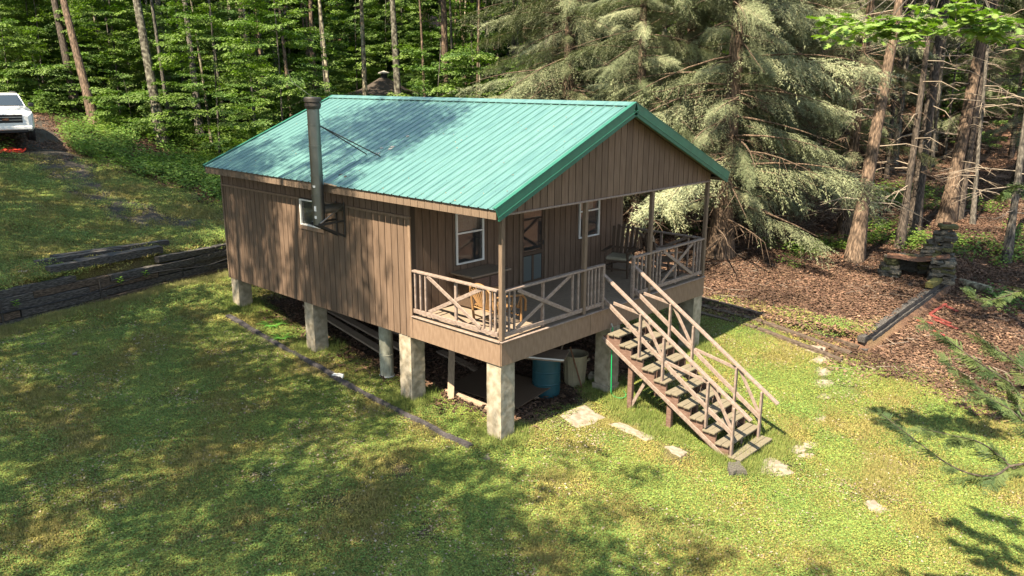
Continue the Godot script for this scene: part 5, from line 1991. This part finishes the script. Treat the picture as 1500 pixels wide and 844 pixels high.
# a hemlock: limbs with hanging flat fronds; returns [woody mesh, MultiMesh]
func hemlock_parts(h: float, r0: float, reach: float, low: float, limbs: int, bare: int, dark: Color, light: Color, m: Mesh, top := 30.0) -> Array:
	var b := MB.new()
	var pts := []
	var radii := []
	for i in 10:
		var t := i / 9.0
		pts.append(Vector3(0.10 * sin(t * 4.0), h * t - 0.12, 0.08 * sin(t * 3.0 + 1.0)))
		radii.append(r0 * (1.0 + 0.7 * exp(-t * h / 0.4)) * (1.0 - 0.85 * t))
	b.tube(pts, radii, 11, true, 0.06)
	var places := []
	var tints := []
	for i in limbs + bare:
		var dead := i >= limbs
		var y := rnd(0.7, low + 4.0) if dead else low + (minf(h * 0.97, top) - low) * (i + rng.randf()) / limbs
		var t := y / h
		var yaw := i * 2.399 + rnd(-0.3, 0.3)
		var len_ := reach * (1.0 - t * t * t) * rnd(0.4, 1.15) * (0.75 if dead else 1.0)
		var out := dir_(yaw, 0)
		var lift := rnd(-0.22, 0.26)
		var sag := rnd(0.08, 0.34)
		var P := []
		for k in 6:
			var s := k / 5.0
			P.append(Vector3(0.1 * sin(t * 4.0), y, 0) + out * len_ * s + Vector3(0, len_ * (lift * s - sag * s * s), 0) + out.cross(Vector3.UP) * 0.06 * len_ * sin(s * 3.0 + i))
		var rr := r0 * 0.14 * (1.2 - t)
		b.tube(P, [rr, rr * 0.85, rr * 0.65, rr * 0.45, rr * 0.3, rr * 0.12], 5, false)
		if dead:
			for k in 9:
				var s := rnd(0.25, 1.0)
				var o: Vector3 = P[mini(4, int(s * 5.0))].lerp(P[mini(5, int(s * 5.0) + 1)], s * 5.0 - int(s * 5.0) if s < 1.0 else 1.0)
				var d := (out * rnd(0.2, 1.0) + out.cross(Vector3.UP) * rnd(-1.0, 1.0) + Vector3(0, rnd(-0.9, 0.2), 0)).normalized()
				var l := rnd(0.3, 0.9)
				b.tube([o, o + d * l * 0.5 + Vector3(0, -0.05, 0), o + d * l + Vector3(0, -0.16 * l, 0)], [0.012, 0.008, 0.003], 3, false)
			continue
		var tone := rng.randf()
		places.append(aim(P[5] - P[0] + Vector3(0, len_ * sag * 0.4, 0), len_ / 4.0 * rnd(0.95, 1.15), P[0], rnd(-0.8, 0.8)))
		tints.append(dark.lerp(light, tone))
	return [b.mesh(), many(m, places, tints)]

func tree(called: String, label: String, group: String, category: String, where: Vector3, turn: float, woody: Mesh, bark: Material, crown: MultiMesh, crown_mat: Material, lift := Vector3.ZERO, s := 1.0, crown_s := 1.0) -> Node3D:
	var t := thing(called, label, category, where, turn, group)
	part(t, "trunk", woody, bark, Transform3D(Basis.IDENTITY.scaled(Vector3.ONE * s), Vector3.ZERO))
	if crown:
		var c := spread(t, "crown", crown, crown_mat)
		c.transform = Transform3D(Basis.IDENTITY.scaled(Vector3.ONE * crown_s), lift)
		c.set_meta("kind", "stuff")
	return t

func woods(x: float, z: float) -> bool:
	if x < -30.0:
		return z < 5.0 and not (absf(z + 1.6 + (x + 31.0) * 0.35) < 2.0 and x > -42.0)
	if x < -13.0:
		return z < -4.5 - (x + 30.0) * 0.45
	if x < 4.0:
		return z < -19.0
	return z < -17.0

func build_trees() -> void:
	var spray := spray_mesh(44, 0.17, 0.18)
	var spray2 := spray_mesh(84, 0.125, 0.05)
	var clump := clump_mesh(9, 40, 0.19, 1.3)
	var bough := bough_mesh()
	var deep := Color(0.045, 0.115, 0.022)
	var mid := Color(0.085, 0.185, 0.035)
	var fresh := Color(0.16, 0.28, 0.05)
	var canopy := []
	for i in 3:
		canopy.append(crown_copies(3.6, 3.4, 20, 1.0, deep, fresh, clump))
	var taken := []

	# hemlocks beside and behind the cabin, lit from the lawn
	var pale := Color(0.35, 0.385, 0.225)
	var olive := Color(0.13, 0.16, 0.08)
	var hem := []
	hem.append(hemlock_parts(19.0, 0.33, 4.3, 1.9, 120, 46, olive, pale, bough))
	hem.append(hemlock_parts(18.0, 0.28, 3.9, 2.4, 84, 60, olive, pale, bough))
	hem.append(hemlock_parts(17.0, 0.24, 3.6, 3.4, 46, 60, olive, pale * 0.8, bough))
	var spots_ := [
		[1055, 376, 0, 1.0, 0.0, "big pale hemlock with rough trunk close behind the far porch corner", M.bark_brown],
		[1147, 296, 1, 0.95, 1.4, "hemlock with reddish trunk standing among the fallen leaves", M.bark_brown],
		[1172, 291, 2, 0.85, 2.9, "slim dark trunked hemlock next to the reddish trunked one", M.bark_dark],
	]
	for s in spots_:
		var p := on_ground(s[0], s[1])
		taken.append(p)
		tree("hemlock_tree", s[5], "hemlocks by the porch", "tree", p, s[4], hem[s[2]][0], s[6], hem[s[2]][1], M.needle, Vector3.ZERO, s[3], s[3])
	for s in [[-10.5, -14.5, 0, 0.9, 0.6, "hemlock whose pale sprays spread over the back of the green roof"], [-6.8, -17.5, 0, 1.05, 3.7, "tall hemlock rising behind the gable peak"], [-2.0, -21.5, 2, 0.95, 5.0, "hemlock in the second row behind the one at the porch"], [-14.5, -19.0, 2, 0.8, 2.0, "smaller hemlock beyond the roof ridge with sprays low to the ground"], [-12.4, -16.2, 0, 0.85, 5.2, "hemlock with pale sprays touching the ridge line of the roof"], [-6.6, -13.6, 1, 0.8, 1.0, "hemlock between the cabin and the big one at the porch corner"], [-8.6, -19.5, 1, 1.0, 4.1, "hemlock in the second row behind the roof peak"], [-4.4, -19.0, 1, 0.95, 2.3, "hemlock close behind the big one at the porch corner"]]:
		var p := Vector3(s[0], ground(s[0], s[1]), s[1])
		taken.append(p)
		tree("hemlock_tree", s[5], "hemlocks behind the cabin", "tree", p, s[4], hem[s[2]][0], M.bark_brown, hem[s[2]][1], M.needle, Vector3.ZERO, s[3], s[3])

	for s in [[1235, 44.0, 2, 0.9, 0.3, "sparse hemlock deep behind the leaning trunk with the plank"], [1300, 50.0, 1, 0.85, 2.2, "dense dark hemlock deep behind the fireplace"], [1425, 46.0, 2, 0.95, 4.4, "sparse hemlock deep behind the twin leaning trunks"], [1490, 40.0, 2, 0.8, 1.1, "small sparse hemlock beyond the slim grey trunk by the timber wall"], [1375, 58.0, 1, 1.0, 5.5, "hemlock farthest back behind the sunlit pale trunk"], [1160, 52.0, 1, 0.9, 3.0, "dark hemlock far back behind the porch hemlocks"]]:
		var p := at_depth(s[0], 250.0, s[1])
		p.y = ground(p.x, p.z)
		taken.append(p)
		tree("hemlock_tree", s[5], "hemlocks deep in the woods", "tree", p, s[4], hem[s[2]][0], M.bark_dark, hem[s[2]][1], M.needle, Vector3.ZERO, s[3], s[3])

	# trunks that the picture shows one by one: foot, where they leave the frame, width in pixels
	var rows := [
		[115, 172, 80, 12, M.bark_dark, "dark leaning trunk at the corner where the driveway meets the woods"],
		[142, 189, 93, 13, M.bark_brown, "sunlit brown trunk leaning over the driveway beside the dark one"],
		[240, 214, 199, 15, M.bark_lichen, "thick trunk blotched with pale lichen at the edge of the bank"],
		[254, 182, 229, 12, M.bark_lichen, "lichen spotted trunk set back behind the thickest one"],
		[294, 205, 271, 11, M.bark_grey, "slim straight grey trunk at the edge of the bank"],
		[350, 187, 335, 8, M.bark_pale, "thin very pale trunk standing close to a thick dark one"],
		[372, 190, 352, 16, M.bark_dark, "thick dark trunk behind the end of the green eave"],
		[389, 186, 375, 11, M.bark_brown, "brown trunk right beside the thick dark one"],
		[430, 168, 418, 5, M.bark_pale, "very thin pale sapling trunk behind the roof slope"],
		[205, 150, 168, 9, M.bark_grey, "grey trunk deep in the woods beyond the driveway"],
	]
	var tops := []
	for r in rows:
		var p := on_ground(r[0], r[1])
		var d := depth_of(p)
		tops.append([p, d, r[2], r[3], r[4], r[5]])
	for r in [[462, 170, 455, 8, M.bark_brown, "brown trunk rising behind the flue cap", 46.0], [537, 170, 528, 9, M.bark_pale, "blotchy pale trunk standing before the pavilion roof", 43.0], [586, 175, 576, 13, M.bark_lichen, "white lichened trunk rising in front of the pavilion", 38.0], [756, 165, 752, 9, M.bark_dark, "slim dark trunk deep behind the roof ridge", 44.0], [801, 165, 803, 15, M.bark_grey, "straight grey trunk rising between the ridge and the hemlocks", 36.0]]:
		var q := at_depth(r[0], r[1], r[6])
		q.y = ground(q.x, q.z)
		tops.append([q, r[6], r[2], r[3], r[4], r[5]])
	for r in [[1250, 384, 1314, 21, M.bark_brown, "leaning brown trunk with a plank against its foot near the fireplace"], [1317, 366, 1368, 11, M.bark_dark, "thin trunk just behind the fireplace wall"], [1335, 346, 1386, 18, M.bark_dark, "thick dark trunk behind the stone fireplace"], [1386, 326, 1446, 20, M.bark_brown, "thick leaning trunk above the fireplace chimney"], [1402, 322, 1458, 12, M.bark_dark, "slimmer twin trunk leaning beside the thick one above the chimney"], [1474, 386, 1530, 11, M.bark_grey, "slim grey trunk beyond the end of the timber wall"], [1365, 222, 1388, 11, M.bark_pale, "sunlit pale trunk far back in the dark woods"], [1425, 330, 1452, 6, M.bark_grey, "thin grey sapling trunk standing in the deep leaf litter"], [1198, 250, 1210, 10, M.bark_dark, "dark trunk deep behind the porch hemlocks"], [1100, 262, 1108, 9, M.bark_dark, "slim dark trunk behind the leafy slope"]]:
		var p := on_ground(r[0], r[1])
		tops.append([p, depth_of(p), r[2], r[3], r[4], r[5]])
	var k := 0
	for e in tops:
		var p: Vector3 = e[0]
		taken.append(p)
		var top := at_depth(e[2], 0.0, e[1])
		var lean: Vector3 = (top - p) / maxf(top.y - p.y, 1.0)
		var h := rnd(15.0, 18.0)
		var r0: float = e[3] / 2.0 / FPX * e[1]
		lean.y = 0.0
		var evergreen: bool = p.z < -16.0 and p.x > -12.0
		var tr := tree("forest_tree", e[5], "trees at the edge of the woods", "tree", p, 0.0, trunk_mesh(h, r0, lean, 14, 0.62, 2.6), e[4], canopy[k % 3], M.leaf, lean * h * 0.86 + Vector3(0, h * 0.86, 0), 1.0, 0.5 if r0 < 0.12 else 0.75)
		if evergreen:
			var b := MB.new()
			for i in 16:
				var y := rnd(1.2, 9.0)
				var d := dir_(rnd(0, TAU), rnd(-0.25, 0.15))
				var l := rnd(0.8, 2.6)
				var o := Vector3(lean.x * y, y, lean.z * y)
				b.tube([o, o + d * l * 0.5 + Vector3(0, 0.06, 0), o + d * l - Vector3(0, 0.12 * l, 0)], [0.022, 0.014, 0.004], 4, false)
				for j in 3:
					var o2 := o + d * l * rnd(0.4, 0.9)
					var d2 := (d + dir_(rnd(0, TAU), -0.3) * 0.9).normalized()
					b.tube([o2, o2 + d2 * rnd(0.3, 0.8)], [0.009, 0.003], 3, false)
			part(tr, "dead_branches", b.mesh(), M.twigwood).set_meta("kind", "stuff")
		k += 1

	# more trees deeper in the woods
	var woody := []
	for i in 4:
		woody.append(trunk_mesh(rnd(14.0, 18.0), rnd(0.13, 0.24), Vector3(rnd(-0.05, 0.05), 0, rnd(-0.05, 0.05)), 12, 0.6, 2.6, 8))
	var barks := [M.bark_grey, M.bark_dark, M.bark_brown, M.bark_lichen]
	var names := ["grey barked tree deep in the woods", "dark barked tree deep in the woods", "brown barked tree deep in the woods", "lichen covered tree deep in the woods"]
	var made := 0
	for i in 4000:
		if made >= 85: break
		var x := rnd(-85.0, 14.0)
		var z := rnd(-85.0, 6.0)
		if not woods(x, z) or not seen(Vector3(x, 5, z), 130.0): continue
		var p := Vector3(x, ground(x, z), z)
		var d := depth_of(p)
		if d < 34.0 or d > 82.0: continue
		var q4 := cam_basis.transposed() * (p - EYE)
		var u4 := 750.0 - FPX * q4.x / q4.z
		if u4 > 490.0 and u4 < 630.0 and d < 50.0: continue
		if p.distance_to(Vector3(-28.0, p.y, -19.0)) < 3.5 and false: continue
		var ok := true
		for t in taken:
			if Vector2(t.x - x, t.z - z).length() < 3.4:
				ok = false
				break
		if not ok: continue
		taken.append(p)
		var q := made % 4
		tree("woodland_tree", names[q], "trees deep in the woods", "tree", p, rnd(0, TAU), woody[q], barks[q], canopy[made % 3], M.leaf, Vector3(0, 13.6, 0), rnd(0.85, 1.2), rnd(0.85, 1.15))
		made += 1
	print("woodland ", made)

	# slim pole trees close behind the bank
	made = 0
	for i in 3000:
		if made >= 46: break
		var x := rnd(-62.0, -16.0)
		var z := rnd(-44.0, 2.0)
		if not woods(x, z): continue
		var p := Vector3(x, ground(x, z), z)
		var q3 := cam_basis.transposed() * (p - EYE)
		var u := 750.0 - FPX * q3.x / q3.z
		if u < 10.0 or u > 900.0 or (u > 495.0 and u < 625.0) or -q3.z < 36.0 or -q3.z > 60.0: continue
		var ok := true
		for t in taken:
			if Vector2(t.x - x, t.z - z).length() < 1.6:
				ok = false
				break
		if not ok: continue
		taken.append(p)
		tree("pole_tree", "%s pole thin tree among the trunks behind the bank" % ["grey", "pale", "brown"][made % 3], "thin pole trees behind the bank", "tree", p, rnd(0, TAU), trunk_mesh(rnd(11.0, 15.0), rnd(0.06, 0.12), Vector3(rnd(-0.06, 0.06), 0, rnd(-0.06, 0.06)), 8, 0.6, 1.6, 7), [M.bark_grey, M.bark_pale, M.bark_brown][made % 3], canopy[made % 3], M.leaf, Vector3(0, 12.0, 0), 1.0, 0.42)
		made += 1
	var slim := 0
	for i in 2000:
		if slim >= 22: break
		var u := rnd(1090.0, 1520.0)
		var p := at_depth(u, 200.0, rnd(36.0, 62.0))
		p.y = ground(p.x, p.z)
		var ok := true
		for t in taken:
			if Vector2(t.x - p.x, t.z - p.z).length() < 1.5:
				ok = false
				break
		if not ok: continue
		taken.append(p)
		tree("pole_tree", "%s slender trunk standing in the leaf litter of the dim woods" % ["dark", "grey"][slim % 2], "slender trunks in the dim woods", "tree", p, rnd(0, TAU), trunk_mesh(rnd(13.0, 16.0), rnd(0.07, 0.14), Vector3(rnd(-0.05, 0.05), 0, rnd(-0.05, 0.05)), 26, 0.12, 1.5, 7), [M.bark_dark, M.bark_grey][slim % 2], canopy[slim % 3], M.leaf, Vector3(0, 13.5, 0), 1.0, 0.6)
		slim += 1
	print("poles ", made, " ", slim)

	# understory saplings: thin stems with flat leafy layers
	var sap := []
	var stems := []
	for i in 4:
		var h: float = [4.0, 6.5, 8.5, 2.4][i]
		sap.append(sapling_copies(h, [1.6, 2.0, 2.3, 1.3][i], [120, 170, 220, 95][i], 1.0, Color(0.085, 0.165, 0.042), Color(0.215, 0.315, 0.085), spray2))
		stems.append(trunk_mesh(h, [0.03, 0.045, 0.06, 0.022][i], Vector3(rnd(-0.04, 0.04), 0, rnd(-0.04, 0.04)), 10, 0.15, 1.7, 6))
	made = 0
	for i in 9000:
		if made >= 250: break
		var x := rnd(-72.0, 8.0)
		var z := rnd(-76.0, 5.0)
		if not woods(x, z) or not seen(Vector3(x, 4, z), 60.0): continue
		var p := Vector3(x, ground(x, z), z)
		var d := depth_of(p)
		if d < 33.0 or d > 70.0: continue
		var q3 := cam_basis.transposed() * (p - EYE)
		var u := 750.0 - FPX * q3.x / q3.z
		if u > 1060.0 and d < 46.0 or u > 1130.0 and rng.randf() < 0.6: continue
		if u > 480.0 and u < 640.0 and d < 50.0: continue
		if u < 640.0 and u > 60.0 and d < 47.0 and rng.randf() < 0.45: continue
		var ok := true
		for t in taken:
			if Vector2(t.x - x, t.z - z).length() < 1.5:
				ok = false
				break
		if not ok: continue
		taken.append(p)
		var j := rng.randi() % 4
		tree("sapling", "%s broadleaf sapling with layered leaves in the shade of the woods" % ["shoulder high branching", "slender", "tall spreading", "low bushy"][j], "understory saplings", "sapling", p, rnd(0, TAU), stems[j], M.bark_grey, sap[j], M.leaf, Vector3.ZERO, 1.0, 1.0)
		made += 1
	print("saplings ", made)
	# brighter bushes beyond the driveway crest
	var bright := sapling_copies(2.0, 1.7, 150, 0.6, Color(0.22, 0.30, 0.03), Color(0.40, 0.42, 0.06), spray2)
	var bst := trunk_mesh(1.6, 0.03, Vector3.ZERO, 9, 0.1, 1.2, 5)
	for q in [[20, 138, 44.0], [42, 140, 45.0], [64, 138, 46.0], [84, 141, 47.0], [5, 141, 43.0], [880, 140, 60.0], [300, 150, 56.0], [320, 152, 58.0], [285, 148, 57.0]]:
		var p := at_depth(q[0], q[1], q[2])
		p.y = ground(p.x, p.z)
		tree("bright_bush", "yellow green sunlit bush at the edge of a clearing in the woods", "sunlit bushes in the woods", "bush", p, rnd(0, 6), bst, M.bark_grey, bright, M.leaf, Vector3.ZERO, 1.0, rnd(0.9, 1.3))

	# the wood far behind, one mass of leaves
	var fp := []
	var fc := []
	for i in 4200:
		var u := rnd(-150.0, 1650.0)
		var d := rnd(58.0, 100.0)
		var g := at_depth(u, 120.0, d)
		var y := ground(g.x, g.z) + 24.0 * pow(rng.randf(), 0.9)
		fp.append(turned(rnd(0, TAU), rnd(-0.3, 0.3), rnd(-0.3, 0.3), rnd(1.0, 1.8), Vector3(g.x, y, g.z)))
		fc.append(Color(0.06, 0.125, 0.03).lerp(Color(0.17, 0.26, 0.07), rng.randf()) * rnd(0.9, 1.4))
	var far := copies(self, "distant_forest", clump, M.leaf, fp, fc)
	tag(far, "dense green foliage of the forest far behind the cabin", "forest", "", "stuff")

	# trees outside the frame whose crowns shade the lawn
	var shade := []
	var open_clump := clump_mesh(9, 17, 0.17, 1.3)
	for i in 3:
		shade.append(crown_copies(4.4, 3.0, [96, 78, 88][i], 1.0, mid, fresh, open_clump))
	var around := [
		[-17.0, 15.0, -15.0, 13.5, 12.4, 1.0], [-10.5, 16.5, -9.6, 13.5, 13.2, 0.95], [-9.0, 19.5, -5.6, 16.5, 6.2, 0.52], [-3.6, 17.5, -4.0, 13.2, 13.4, 0.9],
		[2.0, 19.0, 1.6, 13.4, 13.6, 0.9], [8.5, 20.0, 7.6, 13.2, 12.6, 0.9], [17.0, 14.0, 13.5, 13.0, 9.6, 0.9], [-13.0, 22.0, -12.0, 15.0, 19.5, 1.0], [-5.0, 23.0, -5.0, 15.0, 20.5, 1.0], [4.0, 24.0, 4.0, 15.0, 20.5, 1.0], [-24.0, 12.0, -22.0, 14.0, 11.0, 1.0],
		[-10.0, 18.5, -8.8, 13.6, 7.6, 0.46], [-5.5, 19.0, -4.6, 13.8, 8.4, 0.40], [8.6, -13.0, 3.6, 12.8, -10.8, 0.7], [-20.0, 12.0, -17.0, 14.0, 6.6, 0.85], [-27.0, 11.0, -22.5, 14.5, 5.0, 0.8], [9.6, -9.0, 4.6, 13.5, -8.2, 0.72], [11.0, -15.0, 6.6, 14.0, -13.0, 0.85],
	]
	k = 0
	for a in around:
		var p := Vector3(a[0], ground(a[0], a[1]), a[1])
		var c := Vector3(a[2], a[3] + p.y * 0.3, a[4]) - p
		var lean := Vector3(c.x / c.y, 0, c.z / c.y)
		tree("lawn_tree", "tall broadleaf tree standing beyond the lawn, its crown shading the ground", "trees around the lawn", "tree", p, 0.0, trunk_mesh(c.y + 1.5, 0.2, lean, 16, 0.6, 4.0), M.bark_grey, shade[k % 3], M.leaf, c, 1.0, a[5])
		k += 1

	# hemlock boughs reaching in over the lawn
	var fine := frond_mesh(true)
	var places := []
	var tints := []
	var b := MB.new()
	var foot := Vector3(13.2, ground(13.2, -3.6), -3.6)
	b.tube([Vector3(0, -0.2, 0), Vector3(0.05, 3, 0), Vector3(0, 7, 0.1), Vector3(0.1, 12, 0)], [0.26, 0.20, 0.16, 0.05], 11, true, 0.05)
	var boughs := [
		[[[1520, 676], [1455, 698], [1400, 686], [1345, 648], [1292, 607]], 9.6, 1.2],
		[[[1520, 690], [1470, 672], [1440, 650], [1405, 640], [1350, 628]], 9.8, 0.9],
		[[[1530, 590], [1480, 560], [1440, 535], [1398, 505], [1355, 470]], 10.6, 1.1],
		[[[1530, 612], [1490, 592], [1450, 578], [1415, 552], [1390, 530]], 10.3, 0.9],
		[[[1530, 556], [1500, 540], [1472, 520], [1450, 505], [1435, 490]], 11.0, 0.8],
		[[[1540, 640], [1505, 622], [1480, 600], [1458, 588], [1440, 580]], 10.0, 0.8],
		[[[1530, 430], [1500, 425], [1470, 435], [1440, 440], [1425, 430]], 15.0, 1.2],
		[[[1540, 300], [1505, 275], [1490, 272], [1478, 280], [1470, 285]], 15.0, 0.9],
	]
	for g in boughs:
		var P := []
		for q in g[0]:
			P.append(at_depth(q[0], q[1], g[1] + rnd(-0.12, 0.12)) - foot)
		var start := Vector3(0.05, clampf(P[0].y + 0.5, 1.5, 8.0), 0)
		P.push_front(start.lerp(P[0], 0.6) + Vector3(0, 0.12, 0))
		P.push_front(start)
		P = smooth(P)
		var rr := []
		for i in P.size():
			rr.append(lerpf(0.022, 0.002, float(i) / P.size()))
		b.tube(P, rr, 6, false)
		var total: float = P.size() - 1.0
		for i in int(58 * g[2]):
			var s := pow(rnd(0.12, 1.0), 0.7)
			var f := minf(s * total, total - 0.001)
			var o: Vector3 = P[int(f)].lerp(P[int(f) + 1], f - int(f))
			var d: Vector3 = (P[int(f) + 1] - P[int(f)]).normalized()
			var sd := 1.0 if i % 2 == 0 else -1.0
			var e := d * rnd(0.5, 1.0) + d.cross(Vector3.UP) * sd * rnd(0.1, 0.8) + Vector3(0, rnd(-0.45, 0.1), 0)
			places.append(aim(e, rnd(0.5, 1.05) * (1.1 - 0.4 * s), o, rnd(-0.6, 0.6)))
			tints.append(Color(0.04, 0.075, 0.025).lerp(Color(0.11, 0.15, 0.045), rng.randf()))
	var ht := thing("hemlock_tree", "dark green hemlock whose thin boughs hang over the sunny lawn", "tree", foot)
	part(ht, "trunk", b.mesh(), M.bark_dark)
	copies(ht, "crown", fine, M.needle, places, tints).set_meta("kind", "stuff")

	# an oak bough with fresh leaves high up in front of the dark woods
	var oak := oak_cluster()
	var op := []
	var oc := []
	var ob := MB.new()
	var ofoot := Vector3(14.5, ground(14.5, -8.0), -8.0)
	ob.tube([Vector3(0, -0.2, 0), Vector3(0, 5, 0), Vector3(-0.2, 10, 0.2), Vector3(0, 15, 0)], [0.3, 0.24, 0.19, 0.08], 11, true, 0.05)
	var ends := []
	for q in [[1240, 38, 11.0], [1290, 34, 11.2], [1330, 42, 10.9], [1345, 20, 11.0], [1400, 22, 10.8], [1440, 30, 10.9], [1468, 40, 10.8], [1420, 5, 10.8], [1370, 8, 11.0], [1275, 25, 11.1], [1312, 26, 11.0], [1225, 26, 11.3], [1455, 18, 10.7]]:
		ends.append(at_depth(q[0], q[1] + 10, q[2]) - ofoot)
	var hub := at_depth(1400, -60, 11.2) - ofoot
	ob.tube([Vector3(-0.1, 7.5, 0.1), (Vector3(-0.1, 7.5, 0.1) + hub) / 2 + Vector3(0, 0.5, 0), hub], [0.09, 0.06, 0.03], 6, false)
	for e in ends:
		ob.tube([hub, (hub + e) / 2 + Vector3(0, 0.12, 0), e], [0.016, 0.010, 0.004], 5, false)
		for i in 10:
			op.append(turned(rnd(0, TAU), rnd(-0.3, 0.3), rnd(-0.3, 0.3), rnd(0.75, 1.15), e + Vector3(rnd(-0.22, 0.22), rnd(-0.13, 0.13), rnd(-0.22, 0.22))))
			oc.append(Color(0.15, 0.25, 0.06).lerp(Color(0.24, 0.34, 0.085), rng.randf()))
	var ok2 := thing("oak_tree", "oak tree with fresh light green lobed leaves hanging before the dark woods", "tree", ofoot)
	part(ok2, "trunk", ob.mesh(), M.bark_grey)
	copies(ok2, "crown", oak, M.leaf, op, oc).set_meta("kind", "stuff")
